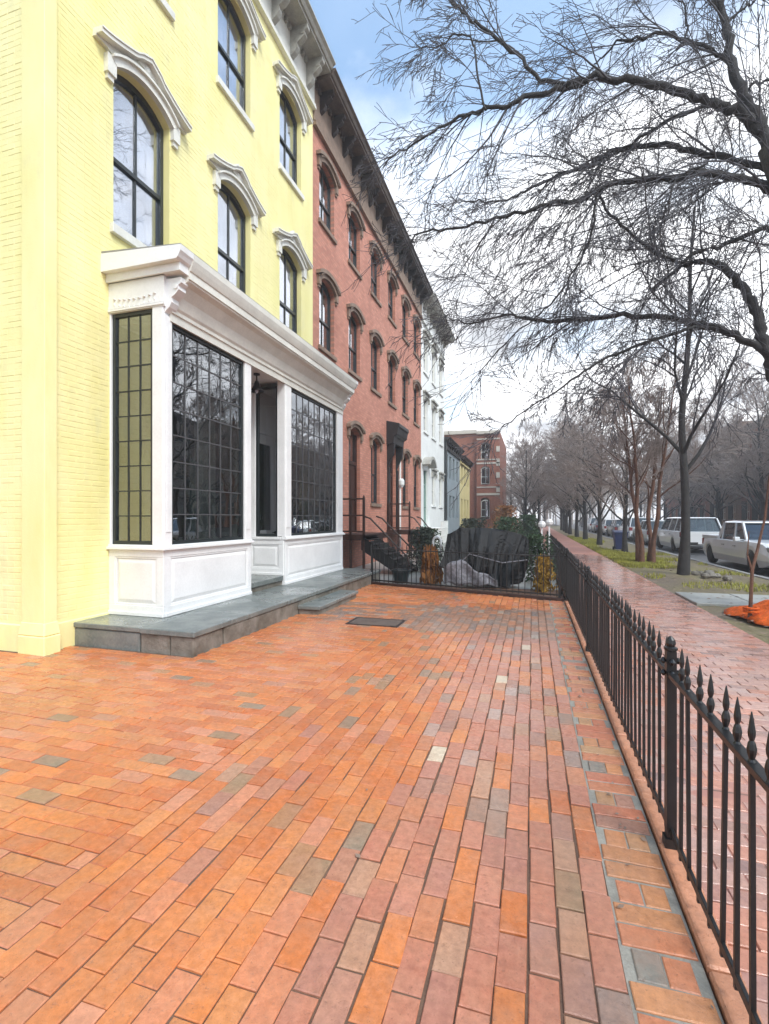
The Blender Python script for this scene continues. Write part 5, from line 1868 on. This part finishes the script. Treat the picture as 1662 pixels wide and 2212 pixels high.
# ------------------------------------------------------------------ trees
class Tubes:
    """many tapering tubes in one mesh"""
    def __init__(s):
        s.v, s.f, s.n = [], [], 0

    def add(s, pts, rad, k):
        P = np.array(pts, dtype=float)
        m = len(P)
        T = np.empty_like(P)
        T[1:-1] = P[2:] - P[:-2]; T[0] = P[1] - P[0]; T[-1] = P[-1] - P[-2]
        T /= np.maximum(np.linalg.norm(T, axis=1, keepdims=True), 1e-9)
        t0 = T[m // 2]
        ref = np.array((1., 0, 0)) if abs(t0[0]) < .8 else np.array((0, 1., 0))
        A = np.cross(T, ref); A /= np.maximum(np.linalg.norm(A, axis=1, keepdims=True), 1e-9)
        B = np.cross(T, A)
        ang = np.arange(k) * 2 * PI / k
        r = np.asarray(rad)[:, None, None]
        ring = P[:, None, :] + r * (A[:, None, :] * np.cos(ang)[None, :, None] + B[:, None, :] * np.sin(ang)[None, :, None])
        s.v.append(ring.reshape(-1, 3))
        i = np.arange(m - 1)[:, None] * k
        j = np.arange(k)[None, :]
        j2 = (j + 1) % k
        q = np.stack([i + j, i + j2, i + k + j2, i + k + j], axis=-1).reshape(-1, 4) + s.n
        s.f.append(q)
        s.n += m * k

    def mesh(s, name, m):
        me = bpy.data.meshes.new(name)
        v = np.concatenate(s.v).astype(np.float32); f = np.concatenate(s.f).astype(np.int32)
        me.vertices.add(len(v)); me.vertices.foreach_set('co', v.ravel())
        me.loops.add(f.size); me.loops.foreach_set('vertex_index', f.ravel())
        me.polygons.add(len(f))
        me.polygons.foreach_set('loop_start', np.arange(len(f), dtype=np.int32) * 4)
        me.polygons.foreach_set('use_smooth', np.ones(len(f), dtype=bool))
        me.update(calc_edges=True)
        me.materials.append(m)
        return me


def smooth_path(pts, n=4):
    """Catmull-Rom through (x, y, z, r)"""
    P = [np.array(p, dtype=float) for p in pts]
    P = [2 * P[0] - P[1]] + P + [2 * P[-1] - P[-2]]
    out = []
    for i in range(1, len(P) - 2):
        for k in range(n):
            t = k / n
            a, b, c, d = P[i - 1], P[i], P[i + 1], P[i + 2]
            out.append(.5 * ((2 * b) + (c - a) * t + (2 * a - 5 * b + 4 * c - d) * t * t + (3 * b - a - 3 * c + d) * t ** 3))
    out.append(P[-2])
    return np.array(out)


def nrm(v):
    return v / max(1e-9, math.sqrt(v[0] ** 2 + v[1] ** 2 + v[2] ** 2))


def twig(rr, T, p, d, L, r, level, droop, cfg):
    """one branch and its children; level counts down"""
    n = cfg['segs'][level]
    pts, rad = [p.copy()], [r]
    q = p.copy()
    wig = cfg.get('wiggle', .16)
    for i in range(n):
        d = nrm(d + np.array((rr.gauss(0, wig), rr.gauss(0, wig), rr.gauss(0, wig) - droop * (i + 1) / n)))
        q = q + d * (L / n)
        pts.append(q.copy()); rad.append(max(cfg['rmin'], r * (1 - .8 * (i + 1) / n)))
    T[level].add(pts, rad, cfg['sides'][level])
    if level == 0:
        return
    nc = cfg['kids'][level]
    nc = max(1, int(rr.gauss(nc, nc * .2)))
    for k in range(nc):
        f = .18 + .82 * (k + rr.random()) / nc
        i = min(n - 1, int(f * n)); g = f * n - i
        b = pts[i] * (1 - g) + pts[i + 1] * g
        t = nrm(pts[i + 1] - pts[i])
        rv = nrm(np.array((rr.gauss(0, 1), rr.gauss(0, 1), rr.gauss(0, 1))))
        side = nrm(np.cross(t, rv))
        an = rr.uniform(*cfg['angle'])
        dd = nrm(t * math.cos(an) + side * math.sin(an) + np.array(cfg['bias']))
        twig(rr, T, b, dd, L * rr.uniform(*cfg['ratio']) * (1.15 - .5 * f), max(cfg['rmin'], rad[i] * .62), level - 1, droop, cfg)


# -- the great bare tree on the right: limbs read from its real spread
LIMBS = {
     'leader': [(3.5, 8.9, 7.23, 0.15), (3.38, 8.96, 7.64, 0.137), (3.23, 9.01, 8.06, 0.124), (3.1, 9.07, 8.57, 0.111), (3.04, 9.13, 9.08, 0.097), (3.03, 9.19, 9.57, 0.083), (2.88, 9.24, 10.03, 0.069), (2.8, 9.3, 10.48, 0.054)] ,
     'upper': [(3.2, 8.95, 7.84, 0.116), (2.97, 8.85, 7.89, 0.109), (2.64, 8.76, 8.01, 0.102), (2.24, 8.66, 8.19, 0.095), (1.68, 8.56, 8.42, 0.088), (1.2, 8.47, 8.52, 0.081), (0.87, 8.37, 8.51, 0.074), (0.37, 8.27, 8.37, 0.067), (-0.04, 8.18, 8.31, 0.06), (-0.38, 8.08, 8.14, 0.052), (-0.72, 7.99, 8.09, 0.045), (-1.14, 7.89, 8.0, 0.038), (-1.57, 7.79, 7.76, 0.03), (-1.87, 7.7, 7.58, 0.023), (-2.25, 7.6, 7.34, 0.015)] ,
     'upper_fork': [(0.77, 8.2, 8.38, 0.054), (0.42, 8.25, 8.46, 0.051), (0.04, 8.3, 8.75, 0.048), (-0.25, 8.35, 9.19, 0.045), (-0.68, 8.4, 9.71, 0.041), (-0.98, 8.45, 10.05, 0.037), (-1.17, 8.5, 10.34, 0.033), (-1.43, 8.55, 10.66, 0.029), (-1.73, 8.6, 11.1, 0.025)] ,
     'upper_riser': [(-0.7, 7.85, 7.98, 0.029), (-0.77, 7.88, 8.21, 0.026), (-0.86, 7.9, 8.78, 0.024), (-0.92, 7.92, 9.2, 0.021), (-1.15, 7.95, 9.41, 0.018), (-1.42, 7.97, 9.35, 0.015), (-1.8, 8.0, 9.41, 0.012)] ,
     'second': [(3.55, 9.1, 7.0, 0.08), (3.17, 9.22, 7.31, 0.077), (2.66, 9.35, 7.65, 0.074), (2.29, 9.47, 7.94, 0.07), (1.89, 9.6, 8.1, 0.066), (1.38, 9.72, 8.2, 0.061), (1.02, 9.85, 8.11, 0.057), (0.94, 9.97, 8.17, 0.051), (0.35, 10.1, 8.18, 0.046), (-0.06, 10.22, 8.13, 0.04), (-0.38, 10.35, 8.1, 0.033), (-0.94, 10.47, 8.19, 0.027), (-1.42, 10.6, 8.38, 0.02)] ,
     'link': [(2.67, 8.85, 8.05, 0.044), (2.1, 9.04, 8.03, 0.041), (1.73, 9.22, 7.97, 0.038), (1.33, 9.41, 7.95, 0.034), (0.99, 9.6, 8.04, 0.03)] ,
     'third': [(3.54, 9.0, 6.66, 0.094), (3.14, 8.94, 6.84, 0.088), (2.68, 8.88, 7.0, 0.083), (2.28, 8.82, 6.98, 0.077), (1.72, 8.75, 7.0, 0.072), (1.31, 8.69, 6.96, 0.066), (0.89, 8.63, 6.82, 0.06), (0.81, 8.57, 6.73, 0.054), (0.38, 8.51, 6.7, 0.048), (-0.13, 8.45, 6.61, 0.042), (-0.75, 8.38, 6.54, 0.036), (-1.39, 8.32, 6.47, 0.029), (-1.85, 8.26, 6.44, 0.023), (-2.16, 8.2, 6.21, 0.016)] ,
     'cross': [(3.7, 9.4, 6.21, 0.06), (3.35, 9.34, 6.12, 0.057), (2.93, 9.28, 5.97, 0.054), (2.6, 9.21, 5.92, 0.05), (2.34, 9.15, 5.75, 0.046), (1.98, 9.09, 5.92, 0.043), (1.7, 9.03, 6.17, 0.039), (1.35, 8.96, 6.53, 0.035), (1.07, 8.9, 6.96, 0.031)] ,
     'arc': [(3.54, 9.0, 4.0, 0.13), (3.47, 9.07, 4.38, 0.121), (3.44, 9.13, 4.76, 0.111), (3.34, 9.2, 5.06, 0.102), (3.17, 9.27, 5.42, 0.093), (2.95, 9.33, 5.71, 0.083), (2.73, 9.4, 5.85, 0.073), (2.5, 9.47, 5.84, 0.063), (2.28, 9.53, 5.74, 0.052), (2.02, 9.6, 5.51, 0.041)] ,
     'low': [(3.51, 9.0, 4.07, 0.087), (3.18, 9.07, 4.36, 0.082), (2.89, 9.15, 4.6, 0.078), (2.6, 9.22, 4.73, 0.073), (2.12, 9.3, 4.93, 0.068), (1.54, 9.38, 5.05, 0.064), (0.91, 9.45, 5.09, 0.059), (0.38, 9.53, 5.14, 0.053), (0.09, 9.6, 5.23, 0.047), (-0.18, 9.68, 5.35, 0.04), (-0.49, 9.75, 5.46, 0.033), (-1.14, 9.83, 5.4, 0.026), (-1.44, 9.9, 5.53, 0.019)] ,
     'lowest': [(2.89, 9.15, 4.56, 0.053), (2.54, 9.01, 4.6, 0.047), (2.26, 8.86, 4.49, 0.042), (1.67, 8.72, 4.3, 0.037), (1.16, 8.57, 4.09, 0.032), (0.81, 8.43, 3.87, 0.027), (0.36, 8.29, 3.54, 0.021), (-0.14, 8.14, 3.21, 0.016), (-0.5, 8.0, 2.9, 0.011)] ,
     'droop': [(1.0, 8.5, 6.76, 0.034), (0.93, 8.47, 6.12, 0.03), (0.81, 8.44, 5.78, 0.027), (0.54, 8.41, 5.31, 0.024), (0.28, 8.39, 5.01, 0.021), (-0.06, 8.36, 4.71, 0.018), (-0.54, 8.33, 4.31, 0.015), (-0.82, 8.3, 3.99, 0.012)] ,
     'top': [(3.05, 9.15, 8.9, 0.052), (2.92, 9.26, 9.14, 0.048), (2.5, 9.36, 9.61, 0.044), (2.07, 9.47, 9.91, 0.039), (1.71, 9.58, 10.04, 0.034), (1.46, 9.69, 10.13, 0.029), (1.2, 9.79, 10.02, 0.023), (1.08, 9.9, 9.99, 0.017)] ,
     'top_riser': [(2.51, 9.4, 9.64, 0.031), (2.54, 9.47, 9.9, 0.026), (2.5, 9.53, 10.3, 0.021), (2.4, 9.6, 10.74, 0.016)] ,
     'side': [(3.16, 9.0, 8.22, 0.037), (3.33, 9.07, 8.35, 0.032), (3.59, 9.13, 8.41, 0.027), (3.82, 9.2, 8.39, 0.022)] ,
     'right_top': [(3.05, 9.2, 9.58, 0.034), (3.26, 9.27, 9.78, 0.029), (3.46, 9.33, 9.94, 0.024), (3.76, 9.4, 10.1, 0.019)] ,
     'hang': [(2.65, 8.8, 7.09, 0.029), (2.21, 8.73, 6.89, 0.026), (2.07, 8.65, 6.5, 0.022), (1.93, 8.57, 6.06, 0.018), (2.04, 8.5, 5.23, 0.014)] ,
}
big = thing('street_tree', 'large bare tree reaching in from the right with arching grey limbs', 'tree', (4.62, 9.02, 0))
WOOD = Tubes()
tr = smooth_path([(4.70, 9.05, -.15, .40), (4.66, 9.03, .5, .31), (4.60, 9.02, 1.6, .275), (4.52, 9.0, 2.6, .265), (4.40, 9.0, 3.4, .255), (4.15, 8.97, 4.6, .215), (3.82, 8.93, 6.2, .18), (3.5, 8.9, 7.23, .15)])
TRK = Tubes(); TRK.add(tr[:, :3], tr[:, 3], 14)
put('trunk', TRK.mesh('trunk', M['palebark']), None, big)
ROOT = {'arc': [(4.42, 9.0, 3.3, .16), (4.0, 9.0, 3.45, .15), (3.68, 9.0, 3.65, .14)], 'low': [(4.3, 9.0, 3.6, .12), (3.85, 9.0, 3.75, .10)],
        'second': [(3.9, 8.95, 5.9, .10), (3.75, 9.02, 6.5, .09)], 'third': [(4.0, 8.95, 5.4, .13), (3.78, 8.98, 6.2, .105)], 'cross': [(4.2, 9.2, 4.9, .08), (4.0, 9.35, 5.8, .07)],
        'upper': [(3.42, 8.93, 7.5, .125)]}
LEV = {k: Tubes() for k in range(4)}
CFG = {'segs': {0: 3, 1: 4, 2: 6, 3: 9}, 'sides': {0: 3, 1: 3, 2: 4, 3: 5}, 'kids': {1: 2, 2: 5, 3: 7}, 'angle': (.28, .85), 'bias': (-.08, 0, -.07), 'ratio': (.34, .68), 'rmin': .0042, 'wiggle': .105}
rr = random.Random(77)
for nm, pts in LIMBS.items():
    pts = [(x, y, z, r * .66) for x, y, z, r in pts]
    path = smooth_path([(x, y, z, r * .8) for x, y, z, r in ROOT.get(nm, [])] + pts)
    for q in range(1, len(path) - 1):       # slight kinks, as limbs have
        path[q, :3] += (rr.gauss(0, .012), rr.gauss(0, .03), rr.gauss(0, .012))
    WOOD.add(path[:, :3], path[:, 3], 9 if path[0, 3] > .06 else 7)
    seg = np.linalg.norm(np.diff(path[:, :3], axis=0), axis=1)
    L = seg.sum()
    cum = np.concatenate([[0], np.cumsum(seg)])
    n = int(L * 5.4) + 4
    for k in range(n):
        s_ = L * (.14 + .86 * (k + rr.random()) / n) if nm in ROOT else L * (k + rr.random()) / n
        i = max(0, min(len(seg) - 1, int(np.searchsorted(cum, s_) - 1)))
        b = path[i, :3] + (path[i + 1, :3] - path[i, :3]) * ((s_ - cum[i]) / max(seg[i], 1e-6))
        t = nrm(path[i + 1, :3] - path[i, :3])
        if b[0] > 4.2: continue
        side = nrm(np.cross(t, nrm(np.array((rr.gauss(0, 1), rr.gauss(0, 1), rr.gauss(0, 1))))))
        an = rr.uniform(.3, .85)
        down = rr.random() < .62
        d = nrm(t * math.cos(an) + side * math.sin(an) + np.array((-.22, 0, -.42 if down else .36)))
        big_b = rr.random() < .42
        r = min(path[i, 3] * .5, rr.uniform(.011, .021) if big_b else rr.uniform(.005, .009))
        Lb = rr.uniform(1.3, 2.7) if big_b else rr.uniform(.6, 1.5)
        Lb *= max(.3, min(1, (b[0] + 2.5) / 2.2)) * (.55 if b[2] < 5.2 and down else 1) * (.5 if b[2] < 3.8 else 1)
        twig(rr, LEV, b, d, Lb * (1.0 if down else .75), max(.0055, r), 3 if big_b else 2, rr.uniform(.05, .16) if down else .04, CFG)
    for k in range(4):
        t = nrm(path[-1, :3] - path[-3, :3])
        twig(rr, LEV, path[-1, :3].copy(), nrm(t + np.array((rr.gauss(0, .3), rr.gauss(0, .3), rr.gauss(-.1, .3)))), rr.uniform(.6, 1.1), .006, 2, .06, CFG)
put('limb', WOOD.mesh('limb', M['bark']), None, big)
for k in (3, 2, 1, 0):
    if LEV[k].v:
        put('twigs', LEV[k].mesh('twigs', M['twig']), None, big, kind='stuff')

# -- other street trees: one builder, several kinds
def grow(seed, h, r0, spread, fork, n_limb, kids, lean=(0, 0), stems=1, up=.55, rmin=.0045):
    rr = random.Random(seed)
    TRK, T = Tubes(), {k: Tubes() for k in range(4)}
    cfg = {'segs': {0: 3, 1: 4, 2: 5, 3: 6}, 'sides': {0: 3, 1: 3, 2: 4, 3: 5}, 'kids': {1: kids[0], 2: kids[1], 3: kids[2]}, 'angle': (.3, .8), 'bias': (0, 0, .10), 'ratio': (.40, .70), 'rmin': rmin, 'wiggle': .12}
    for sidx in range(stems):
        a0 = sidx * 2 * PI / max(1, stems) + rr.uniform(-.4, .4)
        off = (0, 0) if stems == 1 else (.22 * math.cos(a0), .22 * math.sin(a0))
        pts = []
        n = 7
        for i in range(n + 1):
            f = i / n
            sw = spread * .10 * f * f
            pts.append((off[0] * (1 + 2.2 * f * (stems > 1)) + lean[0] * f + sw * math.cos(a0) + rr.gauss(0, .035) * (i > 0), off[1] * (1 + 2.2 * f * (stems > 1)) + lean[1] * f + sw * math.sin(a0) + rr.gauss(0, .035) * (i > 0), -.12 + (h * .80) * f, r0 * ((1.35 if i == 0 else 1) - .80 * f)))
        path = smooth_path(pts, 3)
        TRK.add(path[:, :3], path[:, 3], 10)
        m = len(path)
        for k in range(n_limb):
            f = fork + (1 - fork) * (k + rr.random()) / n_limb
            i = min(m - 2, int(f * (m - 1)))
            a = k * 2.4 + rr.uniform(-.5, .5) + a0
            el = rr.uniform(up - .25, up + .35) + .35 * f
            d = np.array((math.cos(a) * math.cos(el), math.sin(a) * math.cos(el), math.sin(el)))
            twig(rr, T, path[i, :3].copy(), d, spread * rr.uniform(.7, 1.15) * (1.15 - .45 * f), path[i, 3] * .55, 3, -.02 if rr.random() < .6 else .05, cfg)
    return TRK, T


def tree_meshes(key, bark, twm, **k):
    TRK, T = grow(**k)
    a = TRK.mesh('trunk', bark)
    out = [('trunk', a, None)]
    for kk, nm in ((3, 'limbs'), (2, 'branches'), (1, 'twigs'), (0, 'twigs')):
        if T[kk].v:
            out.append((nm, T[kk].mesh(nm, bark if kk == 3 else twm), 'stuff' if kk < 3 else None))
    return out


def plant_tree(meshes, label, x, y, rz, s=1.0, group=None, name='street_tree'):
    t = thing(name, label, 'tree', (x, y, -.03), rz, group)
    t.scale = (s, s, s)
    for nm, me, kd in meshes:
        put(nm, me, None, t, local=True, kind=kd)
    return t


kA = tree_meshes('A', M['bark'], M['twig'], seed=5, h=12.5, r0=.125, spread=3.4, fork=.28, n_limb=15, kids=(6, 6, 6), up=.6, rmin=.005)
kB = tree_meshes('B', M['redbark'], M['browntwig'], seed=8, h=7.6, r0=.085, spread=2.2, fork=.34, n_limb=8, kids=(5, 6, 6), stems=4, up=.75, rmin=.0065)
kC = tree_meshes('C', M['bark'], M['browntwig'], seed=13, h=10.5, r0=.15, spread=3.6, fork=.18, n_limb=20, kids=(5, 6, 7), up=.65, rmin=.0105)
kD = tree_meshes('D', M['bark'], M['browntwig'], seed=21, h=13.0, r0=.16, spread=4.2, fork=.18, n_limb=21, kids=(5, 6, 7), up=.6, rmin=.0115)
plant_tree(kA, 'dark straight-trunked bare tree on the verge beside the silver-white pickup', 3.86, 14.75, .3)
plant_tree(kB, 'reddish multi-stem bare tree on the verge left of the dark trunk', 3.62, 18.1, 1.0)
TG = 'bare trees along the street'
spots = [(kC, 3.6, 29.5, .7, .85, 'slim bare tree on the verge behind the blue bin'),
         (kC, 3.5, 36.0, 2.2, .95, 'bare verge tree next up the street from the slim one'),
         (kD, 3.6, 44.0, 1.1, .85, 'bare verge tree halfway up the footway'),
         (kC, 3.4, 53.0, 4.0, 1.05, 'bare verge tree far up the footway'),
         (kD, 3.5, 64.0, 3.0, .95, 'farthest bare verge tree on the near side'),
         (kD, -.5, 44.0, 5.0, .72, 'dark bare garden tree just right of the big brick block'),
         (kC, -.9, 58.0, .2, 1.1, 'grey bare garden tree behind the dark one by the brick block'),
         (kD, 15.2, 30.0, .9, .95, 'broad bare tree across the road at the right edge'),
         (kC, 14.6, 38.0, 2.9, 1.15, 'bare tree across the road beyond the silver-white pickup'),
         (kD, 14.9, 47.0, 4.2, .95, 'bare tree across the road above the white van roof'),
         (kC, 15.0, 56.0, 1.9, 1.2, 'bare tree across the road right of the dark trunk'),
         (kD, 14.8, 66.0, 5.4, 1.0, 'bare tree across the road behind the multi-stem tree'),
         (kD, 15.0, 78.0, .4, 1.05, 'far bare tree across the road'),
         (kC, 8.5, 92.0, 2.2, 1.3, 'far bare tree closing the end of the road'),
         (kD, 2.0, 84.0, 3.7, 1.0, 'far bare tree at the end of the footway'),
         (kD, -3.0, 74.0, 1.4, 1.0, 'far bare garden tree behind the brick block'),
         (kA, 13.9, 22.0, 2.0, 1.0, 'bare tree across the road mirrored in the shop glass'),
         (kA, 9.5, 108.0, 5.0, 1.2, 'thin bare tree at the vanishing end of the street'),
         (kC, 3.9, 23.5, 5.2, .72, 'small bare tree on the verge in line with the white van'),
         (kD, 3.3, 40.0, .5, .8, 'bare verge tree left of the parked pale van'),
         (kC, 3.4, 48.5, 2.6, .95, 'bare verge tree beside the dark grey parked car'),
         (kD, 3.5, 58.5, 4.4, .95, 'bare verge tree beside the navy parked car'),
         (kD, .6, 50.0, 2.0, .8, 'bare tree standing between the brick block and the footway'),
         (kC, .2, 66.0, 3.3, 1.1, 'bare garden tree in the gap right of the brick block'),
         (kC, 16.6, 26.0, 4.6, .9, 'bare tree close to the brown brick house across the street'),
         (kD, 17.0, 34.5, 1.6, .9, 'bare yard tree before the pale stuccoed house'),
         (kC, 16.4, 43.0, .8, 1.1, 'bare yard tree before the brown brick house past the stuccoed one'),
         (kD, 16.6, 52.0, 2.5, .95, 'bare yard tree before the red brick house at the right edge'),
         (kC, 16.8, 61.0, 3.8, 1.15, 'bare yard tree before the brown brick house between the trunks'),
         (kD, 16.5, 71.0, 5.1, 1.05, 'bare yard tree before the far red brick house'),
         (kC, 10.5, 100.0, 1.2, 1.4, 'bare tree standing past the end of the parked cars'),
         (kD, 5.5, 98.0, 2.9, 1.2, 'bare tree in the middle of the vanishing street')]
for (kk, x, y, rz, s, lab) in spots:
    plant_tree(kk, lab, x, y, rz, s, TG)

# far-off wood closing the view: reads as one mass
FW = Tubes(); rr = random.Random(99)
cfgw = {'segs': {0: 3, 1: 3, 2: 4}, 'sides': {0: 3, 1: 3, 2: 3}, 'kids': {1: 5, 2: 7}, 'angle': (.3, .8), 'bias': (0, 0, .12), 'ratio': (.4, .65), 'rmin': .016, 'wiggle': .12}
TW = {0: FW, 1: FW, 2: FW}
for _ in range(170):
    x, y = rr.uniform(-45, 75), rr.uniform(108, 165)
    hh = rr.uniform(9, 15)
    FW.add([(x, y, -.2), (x + rr.gauss(0, .3), y, hh * .5), (x + rr.gauss(0, .5), y, hh)], [.2, .13, .04], 4)
    for k in range(9):
        a = rr.uniform(0, 6.28); z = hh * rr.uniform(.2, .95)
        twig(rr, TW, np.array((x, y, z)), nrm(np.array((math.cos(a), math.sin(a), .8))), rr.uniform(2, 3.6), .06, 2, -.02, cfgw)
put('far_wood', FW.mesh('far_wood', M['browntwig']), None, kind='stuff')

# ------------------------------------------------------------------ damp winter air
hz = MB(); hz.box(-280, 280, -150, 380, -1.6, 30)
t = NT('damp_air')
pv_ = t.n.new('ShaderNodeVolumePrincipled')
pv_.inputs['Color'].default_value = (0.97, 0.95, 0.96, 1)
pv_.inputs['Density'].default_value = 0.0028
pv_.inputs['Anisotropy'].default_value = 0.2
t.link(pv_.outputs[0], t.out.inputs['Volume'])
obj('haze', hz, t.m, kind='stuff')
